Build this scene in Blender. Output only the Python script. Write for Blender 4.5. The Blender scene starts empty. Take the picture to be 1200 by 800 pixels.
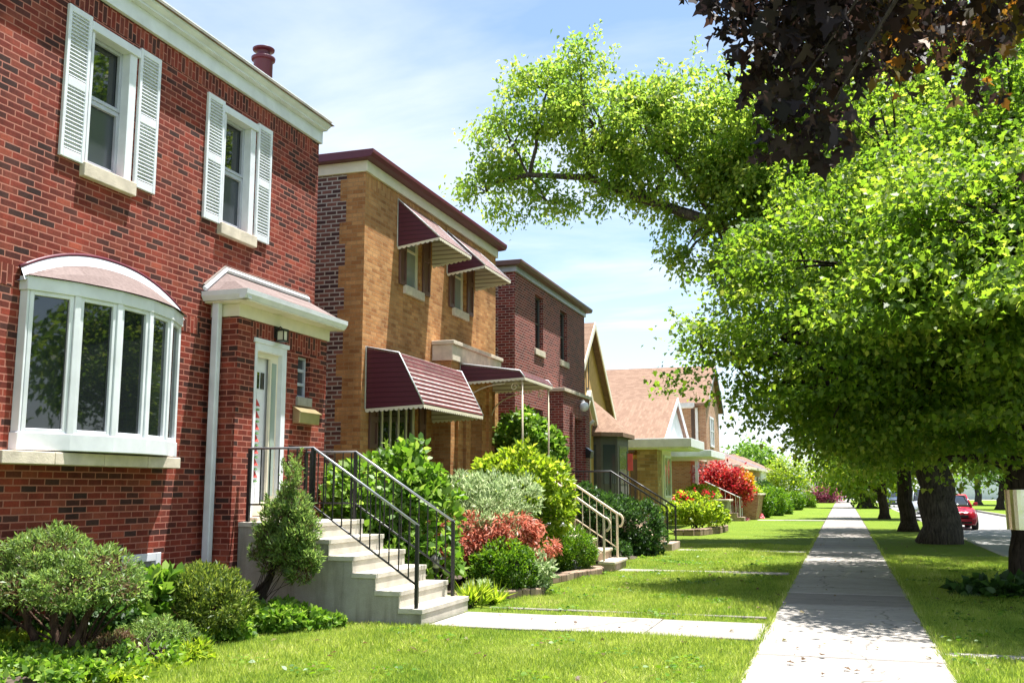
import bpy, math, random
import numpy as np
from mathutils import Vector, Matrix

random.seed(7)
RNG = np.random.default_rng(11)
SC = bpy.context.scene
COL = SC.collection
SUN = np.array([0.185, 0.15, 1.0]); SUN = SUN / np.linalg.norm(SUN)

# ------------------------------------------------------------------ camera
FPX, CX, CY, EYE = 1170.0, 600.0, 400.0, 1.6
PITCH = math.atan(172 / FPX)
YAW = math.atan(388 * math.cos(PITCH) / FPX)
cd = bpy.data.cameras.new("camera"); cam = bpy.data.objects.new("camera", cd); COL.objects.link(cam)
cam.location = (0, 0, EYE); cam.rotation_euler = (math.pi / 2 + PITCH, 0, YAW)
cd.sensor_width = 36; cd.lens = 36 * FPX / 1200; cd.clip_end = 3000; cd.clip_start = 0.05
SC.camera = cam

_f = np.array([-math.sin(YAW) * math.cos(PITCH), math.cos(YAW) * math.cos(PITCH), math.sin(PITCH)])
_r = np.array([math.cos(YAW), math.sin(YAW), 0.0]); _u = np.cross(_r, _f)


def at(px, py, Y):
    """the place in metres that stands at depth Y (along the street) behind a point of the photograph"""
    d = _f + _r * (px - CX) / FPX - _u * (py - CY) / FPX
    return np.array([0, 0, EYE]) + d * (Y / d[1])


def gnd(px, py, z=0.0):
    d = _f + _r * (px - CX) / FPX - _u * (py - CY) / FPX
    return np.array([0, 0, EYE]) + d * ((z - EYE) / d[2])


# ------------------------------------------------------------------ materials
class NT:
    def __init__(s, name):
        s.m = bpy.data.materials.new(name); s.m.use_nodes = True
        s.t = s.m.node_tree; s.n = s.t.nodes; s.l = s.t.links
        s.b = s.n["Principled BSDF"]; s.out = s.n["Material Output"]

    def new(s, typ, **kw):
        n = s.n.new(typ)
        for k, v in kw.items():
            if k.startswith("i_"):
                key = k[2:]
                key = int(key) if key.isdigit() else key.replace("_", " ")
                n.inputs[key].default_value = v
            else:
                setattr(n, k, v)
        return n

    def link(s, a, b): s.l.new(a, b)

    def ramp(s, fac, stops, interp="LINEAR"):
        r = s.new("ShaderNodeValToRGB"); cr = r.color_ramp; cr.interpolation = interp
        while len(cr.elements) < len(stops): cr.elements.new(0.5)
        for e, (p, c) in zip(cr.elements, stops):
            e.position = p; e.color = (*c, 1) if len(c) == 3 else c
        s.link(fac, r.inputs[0]); return r.outputs[0]

    def noise(s, scale, detail=4, vec=None, rough=0.55):
        n = s.new("ShaderNodeTexNoise", i_Scale=scale, i_Detail=detail, i_Roughness=rough)
        if vec is None:
            vec = s.new("ShaderNodeNewGeometry").outputs["Position"]
        s.link(vec, n.inputs["Vector"]); return n.outputs["Fac"]

    def mix(s, fac, a, b, mode="MIX"):
        n = s.new("ShaderNodeMix", data_type="RGBA", blend_type=mode)
        for sock, v in ((n.inputs["Factor"], fac), (n.inputs["A"], a), (n.inputs["B"], b)):
            if hasattr(v, "is_linked"): s.link(v, sock)
            else: sock.default_value = v if isinstance(v, (int, float)) else (*v, 1)
        return n.outputs["Result"]

    def bump(s, h, strength=0.3, dist=0.01):
        n = s.new("ShaderNodeBump", i_Strength=strength, i_Distance=dist)
        s.link(h, n.inputs["Height"]); s.link(n.outputs[0], s.b.inputs["Normal"]); return n

    def set(s, **kw):
        for k, v in kw.items():
            key = k.replace("_", " ")
            s.b.inputs[key].default_value = (*v, 1) if isinstance(v, tuple) and len(v) == 3 else v


def plain(name, col, rough=0.5, metal=0.0, var=0.12, scale=6.0, bump=0.0, spec=0.5, bscale=60):
    t = NT(name); f = t.noise(scale, 5)
    lo = tuple(c * (1 - var) for c in col); hi = tuple(min(1, c * (1 + var)) for c in col)
    t.link(t.ramp(f, [(0.3, lo), (0.7, hi)]), t.b.inputs["Base Color"])
    t.set(Roughness=rough, Metallic=metal); t.b.inputs["Specular IOR Level"].default_value = spec
    if bump: t.bump(t.noise(bscale, 4), bump, 0.01)
    return t.m


def brick(name, stops, mortar, w=0.205, h=0.071, ms=0.0085, grime=0.25, rough=0.8):
    t = NT(name); uv = t.new("ShaderNodeUVMap").outputs[0]
    wob = t.new("ShaderNodeTexNoise", i_Scale=9.0, i_Detail=2.0); t.link(uv, wob.inputs["Vector"])
    va = t.new("ShaderNodeVectorMath", operation="MULTIPLY_ADD"); t.link(wob.outputs["Color"], va.inputs[0])
    va.inputs[1].default_value = (0.008, 0.008, 0); t.link(uv, va.inputs[2])
    b = t.new("ShaderNodeTexBrick", i_Scale=1.0, i_Mortar_Size=ms, i_Mortar_Smooth=0.25, i_Brick_Width=w, i_Row_Height=h)
    b.offset = 0.5; t.link(va.outputs[0], b.inputs["Vector"])
    b.inputs["Color1"].default_value = (0, 0, 0, 1); b.inputs["Color2"].default_value = (1, 1, 1, 1); b.inputs["Mortar"].default_value = (0.5, 0.5, 0.5, 1)
    c = t.ramp(b.outputs["Color"], stops)
    n1 = t.noise(2.0, 5); n2 = t.noise(45, 4)
    c = t.mix(grime, c, t.mix(0.9, c, t.ramp(n1, [(0.3, (0.45, 0.42, 0.42)), (0.75, (1.25, 1.2, 1.15))]), "MULTIPLY"))
    c = t.mix(0.35, c, t.ramp(n2, [(0.3, (0.5, 0.5, 0.5)), (0.7, (1.35, 1.3, 1.3))]), "MULTIPLY")
    _vm = t.new("ShaderNodeMapping"); _vm.inputs["Scale"].default_value = (2.2, 2.2, 0.35); t.link(t.new("ShaderNodeNewGeometry").outputs["Position"], _vm.inputs[0])
    n4 = t.noise(1.0, 6, _vm.outputs[0], 0.65)
    c = t.mix(grime, c, t.ramp(n4, [(0.32, (0.55, 0.52, 0.52)), (0.5, (1.0, 1.0, 1.0)), (0.72, (1.18, 1.14, 1.12))]), "MULTIPLY")
    mo = t.mix(n2, tuple(x * 0.75 for x in mortar), mortar)
    c = t.mix(b.outputs["Fac"], c, mo)
    t.link(c, t.b.inputs["Base Color"]); t.set(Roughness=rough); t.b.inputs["Specular IOR Level"].default_value = 0.25
    inv = t.new("ShaderNodeMath", operation="SUBTRACT"); inv.inputs[0].default_value = 1.0; t.link(b.outputs["Fac"], inv.inputs[1])
    ad = t.new("ShaderNodeMath", operation="MULTIPLY_ADD"); t.link(n2, ad.inputs[0]); ad.inputs[1].default_value = 0.35; t.link(inv.outputs[0], ad.inputs[2])
    t.bump(ad.outputs[0], 0.55, 0.008)
    return t.m


def leafmat(name, stops, trans=0.45, rough=0.45, spec=0.35):
    t = NT(name); a = t.new("ShaderNodeAttribute", attribute_name="rnd").outputs["Fac"]
    c = t.ramp(a, stops)
    t.link(c, t.b.inputs["Base Color"]); t.set(Roughness=rough); t.b.inputs["Specular IOR Level"].default_value = spec
    tr = t.new("ShaderNodeBsdfTranslucent"); hs = t.new("ShaderNodeHueSaturation", i_Hue=0.491, i_Saturation=1.06, i_Value=2.35)
    t.link(c, hs.inputs["Color"]); t.link(hs.outputs[0], tr.inputs[0])
    mx = t.new("ShaderNodeMixShader"); mx.inputs[0].default_value = trans
    t.link(t.b.outputs[0], mx.inputs[1]); t.link(tr.outputs[0], mx.inputs[2]); t.link(mx.outputs[0], t.out.inputs["Surface"])
    return t.m


def bark(name, a, b):
    t = NT(name); g = t.new("ShaderNodeNewGeometry").outputs["Position"]
    mp = t.new("ShaderNodeMapping"); mp.inputs["Scale"].default_value = (1, 1, 0.16); t.link(g, mp.inputs[0])
    n = t.noise(22, 6, mp.outputs[0], 0.65); n3 = t.noise(3, 3)
    c = t.mix(0.4, t.ramp(n, [(0.35, a), (0.65, b)]), t.ramp(n3, [(0.3, (0.5, 0.5, 0.5)), (0.7, (1.3, 1.3, 1.25))]), "MULTIPLY")
    t.link(c, t.b.inputs["Base Color"]); t.set(Roughness=0.92); t.b.inputs["Specular IOR Level"].default_value = 0.15
    t.bump(n, 1.0, 0.04); return t.m


def glass(name, tint=(0.012, 0.015, 0.016), ior=1.8, rough=0.02):
    t = NT(name); t.set(Base_Color=tint, Roughness=rough, IOR=ior)
    t.bump(t.noise(1.3, 2), 0.03, 0.02); return t.m


def shingle(name, cols, w=0.32, h=0.14):
    t = NT(name); uv = t.new("ShaderNodeUVMap").outputs[0]
    b = t.new("ShaderNodeTexBrick", i_Scale=1.0, i_Mortar_Size=0.006, i_Brick_Width=w, i_Row_Height=h)
    b.offset = 0.5; b.inputs["Color1"].default_value = (0, 0, 0, 1); b.inputs["Color2"].default_value = (1, 1, 1, 1); b.inputs["Mortar"].default_value = (0.0, 0.0, 0.0, 1)
    t.link(uv, b.inputs["Vector"]); c = t.ramp(b.outputs["Color"], cols); n = t.noise(30, 5)
    c = t.mix(0.5, c, t.ramp(n, [(0.3, (0.6, 0.6, 0.6)), (0.7, (1.3, 1.3, 1.3))]), "MULTIPLY")
    t.link(c, t.b.inputs["Base Color"]); t.set(Roughness=0.9); t.b.inputs["Specular IOR Level"].default_value = 0.2; t.bump(n, 0.5, 0.01)
    return t.m


def awning_mat(name):
    t = NT(name); uv = t.new("ShaderNodeUVMap").outputs[0]
    sp = t.new("ShaderNodeSeparateXYZ"); t.link(uv, sp.inputs[0])
    m = t.new("ShaderNodeMath", operation="MULTIPLY"); t.link(sp.outputs[1], m.inputs[0]); m.inputs[1].default_value = 1 / 0.1
    fr = t.new("ShaderNodeMath", operation="FRACT"); t.link(m.outputs[0], fr.inputs[0])
    c = t.ramp(fr.outputs[0], [(0.0, (0.095, 0.026, 0.026)), (0.74, (0.095, 0.026, 0.026)), (0.76, (0.5, 0.42, 0.4)), (1.0, (0.5, 0.42, 0.4))], "CONSTANT")  # pale slat lines, with the sun's highlights on them put into the colour
    c = t.mix(0.8, c, t.ramp(t.noise(5, 5), [(0.3, (0.7, 0.7, 0.7)), (0.7, (1.5, 1.4, 1.4))]), "MULTIPLY")
    t.link(c, t.b.inputs["Base Color"]); t.set(Roughness=0.45); return t.m


def stone_courses(name, stops, mortar):
    return brick(name, stops, mortar, w=0.42, h=0.13, ms=0.012, grime=0.5)


M = {}
M["brick_red"] = brick("red_brick", [(0, (0.055, 0.026, 0.023)), (0.16, (0.085, 0.03, 0.024)), (0.3, (0.145, 0.028, 0.019)), (0.5, (0.215, 0.035, 0.021)), (0.7, (0.265, 0.046, 0.027)), (0.85, (0.19, 0.047, 0.032)), (1, (0.35, 0.08, 0.046))], (0.43, 0.17, 0.125), grime=0.85, ms=0.0075)
M["brick_yellow"] = brick("yellow_brick", [(0, (0.36, 0.155, 0.055)), (0.5, (0.49, 0.24, 0.09)), (1, (0.57, 0.31, 0.13))], (0.38, 0.24, 0.12), ms=0.006, grime=0.6)
M["brick_common"] = brick("dark_common_brick", [(0, (0.06, 0.03, 0.03)), (0.5, (0.14, 0.06, 0.05)), (1, (0.24, 0.10, 0.075))], (0.46, 0.40, 0.35), ms=0.013, h=0.078)
M["brick_maroon"] = brick("maroon_brick", [(0, (0.10, 0.02, 0.02)), (0.5, (0.20, 0.035, 0.03)), (1, (0.28, 0.06, 0.045))], (0.42, 0.30, 0.26), ms=0.009)
M["brick_tan"] = brick("tan_brick", [(0, (0.32, 0.16, 0.09)), (0.5, (0.42, 0.23, 0.13)), (1, (0.52, 0.32, 0.2))], (0.5, 0.42, 0.34))
M["brick_orange"] = brick("orange_brick", [(0, (0.36, 0.15, 0.06)), (0.5, (0.46, 0.20, 0.08)), (1, (0.52, 0.27, 0.12))], (0.5, 0.4, 0.3))
M["fieldstone"] = stone_courses("fieldstone", [(0, (0.25, 0.16, 0.09)), (0.4, (0.42, 0.30, 0.17)), (0.7, (0.36, 0.22, 0.12)), (1, (0.55, 0.44, 0.3))], (0.3, 0.24, 0.18))
M["white"] = plain("white_paint", (0.69, 0.71, 0.75), 0.5, var=0.10, scale=4)
M["white_metal"] = plain("white_aluminium", (0.67, 0.69, 0.73), 0.4, var=0.12, scale=3.5)
M["cream"] = plain("cream_paint", (0.72, 0.66, 0.52), 0.5, var=0.06)
M["pavement_plain"] = plain("steps_concrete", (0.5, 0.46, 0.39), 0.85, var=0.18, scale=4, bump=0.35, bscale=90)
M["limestone"] = plain("limestone", (0.58, 0.50, 0.40), 0.8, var=0.2, scale=5, bump=0.3)
_t = NT("concrete"); _g = _t.new("ShaderNodeNewGeometry").outputs["Position"]; _mp = _t.new("ShaderNodeMapping"); _mp.inputs["Scale"].default_value = (6, 6, 0.7); _t.link(_g, _mp.inputs[0])
_st = _t.noise(1.0, 5, _mp.outputs[0], 0.6); _b = _t.noise(3.0, 6, rough=0.7); _fn = _t.noise(90, 4)
_c = _t.mix(0.8, _t.ramp(_b, [(0.3, (0.27, 0.25, 0.215)), (0.65, (0.37, 0.345, 0.30))]), _t.ramp(_st, [(0.3, (0.55, 0.53, 0.48)), (0.52, (1.05, 1.05, 1.05))]), "MULTIPLY")
_c = _t.mix(0.4, _c, _t.ramp(_fn, [(0.3, (0.7, 0.7, 0.7)), (0.7, (1.25, 1.25, 1.25))]), "MULTIPLY")
_t.link(_c, _t.b.inputs["Base Color"]); _t.set(Roughness=0.88); _t.bump(_fn, 0.4, 0.006); M["concrete"] = _t.m
M["stoop_stone"] = plain("weathered_stone", (0.36, 0.27, 0.2), 0.85, var=0.3, scale=5.0, bump=0.4)
M["maroon"] = plain("maroon_trim", (0.11, 0.02, 0.035), 0.4, var=0.1)
M["brown_shutter"] = plain("brown_paint", (0.13, 0.06, 0.045), 0.5)
M["awning"] = awning_mat("striped_awning_metal")
_t = NT("cream_slats"); _u0 = _t.new("ShaderNodeNewGeometry").outputs["Position"]; _s0 = _t.new("ShaderNodeSeparateXYZ"); _t.link(_u0, _s0.inputs[0])
_m0 = _t.new("ShaderNodeMath", operation="MULTIPLY"); _t.link(_s0.outputs[2], _m0.inputs[0]); _m0.inputs[1].default_value = 1 / 0.09
_f0 = _t.new("ShaderNodeMath", operation="FRACT"); _t.link(_m0.outputs[0], _f0.inputs[0])
_t.link(_t.ramp(_f0.outputs[0], [(0, (0.66, 0.60, 0.5)), (0.7, (0.66, 0.60, 0.5)), (0.72, (0.3, 0.24, 0.2)), (1, (0.3, 0.24, 0.2))], "CONSTANT"), _t.b.inputs["Base Color"]); _t.set(Roughness=0.5); M["cream_slats"] = _t.m
M["black_iron"] = plain("black_iron", (0.012, 0.012, 0.013), 0.4, var=0.2)
M["steel_rail"] = plain("worn_rail_top", (0.32, 0.33, 0.35), 0.35, metal=0.6)
M["cream_iron"] = plain("cream_iron", (0.62, 0.52, 0.38), 0.5)
M["glass"] = glass("window_glass")
M["glass_screen"] = glass("screened_glass", (0.05, 0.06, 0.07), 1.5, 0.15)
M["glass_light"] = glass("curtained_glass", (0.25, 0.28, 0.27), 1.6, 0.06)
M["clear_pane"] = glass("door_glass", (0.3, 0.36, 0.32), 1.6, 0.05)
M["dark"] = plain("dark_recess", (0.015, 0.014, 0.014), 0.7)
M["grey_frame"] = plain("grey_vinyl", (0.42, 0.44, 0.5), 0.4)
M["shingle_pink"] = shingle("rosy_shingle", [(0, (0.15, 0.112, 0.104)), (1, (0.215, 0.168, 0.157))], 0.45, 0.16)
M["shingle_tan"] = shingle("tan_shingle", [(0, (0.20, 0.125, 0.088)), (1, (0.27, 0.175, 0.125))], 0.25, 0.11)
M["shingle_grey"] = shingle("grey_shingle", [(0, (0.10, 0.10, 0.11)), (1, (0.2, 0.2, 0.21))])
M["shingle_brown"] = shingle("brown_shingle", [(0, (0.16, 0.10, 0.08)), (1, (0.28, 0.19, 0.15))])
M["roof_felt"] = plain("roof_felt", (0.2, 0.17, 0.15), 0.9)
M["stucco"] = plain("ochre_stucco", (0.56, 0.34, 0.13), 0.85, var=0.1)
M["bay_grey"] = plain("dark_grey_paint", (0.09, 0.085, 0.08), 0.6)
M["brass"] = plain("aged_brass", (0.46, 0.37, 0.2), 0.35, metal=0.6)
M["soil"] = plain("bed_soil", (0.07, 0.05, 0.035), 0.95, var=0.5, scale=14, bump=0.8, bscale=30)
M["terracotta"] = plain("terracotta", (0.35, 0.12, 0.07), 0.8)
M["rock"] = plain("pale_rock", (0.45, 0.43, 0.4), 0.8, var=0.3, bump=0.5)
M["edging"] = brick("edging_block", [(0, (0.22, 0.15, 0.11)), (1, (0.38, 0.28, 0.2))], (0.12, 0.09, 0.07), w=0.3, h=0.16, ms=0.012)
M["bark"] = bark("grey_bark", (0.03, 0.026, 0.024), (0.125, 0.105, 0.09))
M["bark_dark"] = bark("dark_bark", (0.02, 0.015, 0.012), (0.075, 0.058, 0.045))
M["bark_red"] = bark("reddish_bark", (0.03, 0.018, 0.013), (0.13, 0.08, 0.055))
M["tin"] = plain("tin_band", (0.75, 0.73, 0.66), 0.22, metal=0.95, var=0.06, scale=3, bump=0.25, bscale=7)
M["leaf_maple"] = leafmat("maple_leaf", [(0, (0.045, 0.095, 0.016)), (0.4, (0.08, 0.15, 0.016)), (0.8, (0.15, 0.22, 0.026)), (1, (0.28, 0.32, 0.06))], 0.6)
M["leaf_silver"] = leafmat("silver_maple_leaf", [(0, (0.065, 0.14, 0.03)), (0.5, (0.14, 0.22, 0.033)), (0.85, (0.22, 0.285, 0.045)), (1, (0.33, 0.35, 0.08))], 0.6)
M["leaf_lime"] = leafmat("bright_leaf", [(0, (0.06, 0.13, 0.012)), (0.5, (0.12, 0.2, 0.018)), (1, (0.22, 0.27, 0.03))], 0.5)
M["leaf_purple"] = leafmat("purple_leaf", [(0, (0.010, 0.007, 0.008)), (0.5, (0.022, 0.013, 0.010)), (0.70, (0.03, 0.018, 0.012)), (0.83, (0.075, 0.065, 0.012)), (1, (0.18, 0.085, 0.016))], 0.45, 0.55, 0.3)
M["leaf_box"] = leafmat("boxwood_leaf", [(0, (0.045, 0.11, 0.010)), (0.6, (0.095, 0.20, 0.016)), (1, (0.18, 0.28, 0.03))], 0.35)
M["leaf_yew"] = leafmat("yew_needle", [(0, (0.04, 0.07, 0.014)), (0.4, (0.08, 0.13, 0.02)), (0.75, (0.17, 0.23, 0.035)), (1, (0.28, 0.33, 0.06))], 0.3)
M["leaf_juniper"] = leafmat("juniper_needle", [(0, (0.09, 0.075, 0.03)), (0.18, (0.08, 0.14, 0.035)), (0.65, (0.145, 0.24, 0.055)), (1, (0.26, 0.35, 0.09))], 0.35)
M["leaf_brown"] = leafmat("dry_needle", [(0, (0.07, 0.04, 0.022)), (0.6, (0.14, 0.085, 0.045)), (1, (0.15, 0.15, 0.05))], 0.2)
M["leaf_fresh"] = leafmat("fresh_leaf", [(0, (0.05, 0.12, 0.012)), (0.5, (0.10, 0.20, 0.022)), (1, (0.22, 0.32, 0.06))], 0.4)
M["leaf_chartreuse"] = leafmat("chartreuse_leaf", [(0, (0.09, 0.16, 0.015)), (0.5, (0.19, 0.28, 0.025)), (1, (0.36, 0.42, 0.06))], 0.45)
M["leaf_silvergreen"] = leafmat("silvery_leaf", [(0, (0.12, 0.19, 0.07)), (0.5, (0.26, 0.34, 0.16)), (1, (0.48, 0.54, 0.32))], 0.35)
M["leaf_coral"] = leafmat("coral_leaf", [(0, (0.20, 0.06, 0.035)), (0.5, (0.40, 0.14, 0.085)), (1, (0.52, 0.25, 0.16))], 0.35)
M["leaf_scarlet"] = leafmat("scarlet_leaf", [(0, (0.17, 0.016, 0.018)), (0.6, (0.36, 0.04, 0.035)), (1, (0.46, 0.12, 0.05))], 0.35)
M["leaf_gold"] = leafmat("gold_leaf", [(0, (0.35, 0.20, 0.02)), (1, (0.55, 0.36, 0.05))], 0.4)
M["leaf_plum"] = leafmat("plum_leaf", [(0, (0.13, 0.03, 0.045)), (1, (0.3, 0.09, 0.12))], 0.35)
M["leaf_dark"] = leafmat("dark_leaf", [(0, (0.018, 0.045, 0.010)), (0.6, (0.035, 0.085, 0.016)), (1, (0.07, 0.14, 0.028))], 0.3)
M["petal_red"] = leafmat("red_petal", [(0, (0.4, 0.01, 0.015)), (1, (0.6, 0.05, 0.05))], 0.3)
M["petal_pink"] = leafmat("pink_petal", [(0, (0.6, 0.14, 0.2)), (1, (0.75, 0.4, 0.42))], 0.3)
M["grass_blade"] = leafmat("grass_blade", [(0, (0.09, 0.175, 0.025)), (0.45, (0.222, 0.30, 0.048)), (0.85, (0.33, 0.39, 0.085)), (1, (0.47, 0.45, 0.2))], 0.4, 0.5, 0.3)
M["red_car"] = plain("red_car_paint", (0.42, 0.012, 0.03), 0.18, var=0.02)
M["silver_car"] = plain("silver_car_paint", (0.5, 0.52, 0.55), 0.22, metal=0.5, var=0.02)
M["blue_car"] = plain("dark_car_paint", (0.05, 0.07, 0.11), 0.2, var=0.02)
M["rubber"] = plain("tyre_rubber", (0.018, 0.018, 0.018), 0.8)
M["rim"] = plain("alloy_rim", (0.5, 0.5, 0.5), 0.3, metal=0.8)
M["lens"] = glass("lamp_lens", (0.6, 0.62, 0.64), 1.6, 0.08)
M["lamp_glass"] = plain("frosted_lamp_glass", (0.62, 0.58, 0.46), 0.25, var=0.1)
M["coral_plastic"] = plain("coral_plastic", (0.7, 0.10, 0.09), 0.5)
M["blue_tarp"] = plain("blue_plastic", (0.04, 0.09, 0.3), 0.5)
M["ornament_red"] = plain("red_felt", (0.5, 0.05, 0.04), 0.8)
M["ornament_green"] = plain("green_felt", (0.12, 0.28, 0.08), 0.8)


def ground_mats():
    t = NT("lawn_grass"); n1 = t.noise(0.35, 4); n2 = t.noise(9, 6, rough=0.7); n3 = t.noise(70, 4, rough=0.7)
    c = t.ramp(n2, [(0.25, (0.09, 0.165, 0.02)), (0.5, (0.15, 0.225, 0.027)), (0.75, (0.21, 0.275, 0.04))])
    c = t.mix(0.6, c, t.ramp(n1, [(0.3, (0.75, 0.85, 0.8)), (0.7, (1.25, 1.12, 1.0))]), "MULTIPLY")
    c = t.mix(0.7, c, t.ramp(n3, [(0.3, (0.45, 0.5, 0.4)), (0.7, (1.45, 1.4, 1.3))]), "MULTIPLY")
    t.link(c, t.b.inputs["Base Color"]); t.set(Roughness=0.9); t.b.inputs["Specular IOR Level"].default_value = 0.1
    t.bump(n3, 1.0, 0.04); M["lawn"] = t.m
    t = NT("asphalt_road"); n2 = t.noise(60, 5); n1 = t.noise(0.6, 4)
    c = t.mix(0.5, t.ramp(n2, [(0.3, (0.20, 0.195, 0.19)), (0.7, (0.33, 0.325, 0.31))]), t.ramp(n1, [(0.3, (0.75, 0.75, 0.75)), (0.7, (1.2, 1.2, 1.2))]), "MULTIPLY")
    t.link(c, t.b.inputs["Base Color"]); t.set(Roughness=0.85); t.bump(n2, 0.3, 0.01); M["road"] = t.m
    t = NT("pavement_concrete"); a = t.new("ShaderNodeAttribute", attribute_name="rnd").outputs["Fac"]
    n1 = t.noise(1.3, 6, rough=0.65); n2 = t.noise(80, 4); n3 = t.noise(6, 5, rough=0.7)
    c = t.ramp(a, [(0, (0.21, 0.186, 0.168)), (0.3, (0.27, 0.247, 0.222)), (1, (0.33, 0.305, 0.275))])
    c = t.mix(0.6, c, t.ramp(n1, [(0.3, (0.72, 0.72, 0.72)), (0.7, (1.15, 1.15, 1.13))]), "MULTIPLY")
    c = t.mix(0.5, c, t.ramp(n3, [(0.25, (0.62, 0.61, 0.6)), (0.5, (1.05, 1.05, 1.05))]), "MULTIPLY")
    c = t.mix(0.35, c, t.ramp(n2, [(0.3, (0.7, 0.7, 0.7)), (0.7, (1.25, 1.25, 1.25))]), "MULTIPLY")
    vo = t.new("ShaderNodeTexVoronoi", i_Scale=0.55, feature="DISTANCE_TO_EDGE"); wv = t.new("ShaderNodeTexNoise", i_Scale=2.5, i_Detail=6.0); gp_ = t.new("ShaderNodeNewGeometry").outputs["Position"]; t.link(gp_, wv.inputs["Vector"])
    av = t.new("ShaderNodeVectorMath", operation="MULTIPLY_ADD"); t.link(wv.outputs["Color"], av.inputs[0]); av.inputs[1].default_value = (0.5, 0.5, 0.0); t.link(gp_, av.inputs[2]); t.link(av.outputs[0], vo.inputs["Vector"])
    c = t.mix(0.75, c, t.ramp(vo.outputs["Distance"], [(0.0, (0.25, 0.23, 0.2)), (0.010, (1, 1, 1))]), "MULTIPLY")
    n5 = t.noise(14, 5, rough=0.75); c = t.mix(0.6, c, t.ramp(n5, [(0.28, (0.5, 0.48, 0.45)), (0.40, (1, 1, 1))]), "MULTIPLY")
    t.link(c, t.b.inputs["Base Color"]); t.set(Roughness=0.88); t.bump(n2, 0.25, 0.005); M["pavement"] = t.m


ground_mats()


# ------------------------------------------------------------------ scene helpers
def tag(o, label=None, cat=None, group=None, kind=None):
    if label: o["label"] = label
    if cat: o["category"] = cat
    if group: o["group"] = group
    if kind: o["kind"] = kind
    return o


def thing(name, loc, label, cat, group=None):
    o = bpy.data.objects.new(name, None); COL.objects.link(o); o.location = tuple(float(v) for v in loc)
    o.empty_display_size = 0.2
    return tag(o, label, cat, group)


def origin_of(o):
    p = Vector((0, 0, 0))
    while o is not None:
        p += Vector(o.location); o = o.parent
    return p


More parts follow.
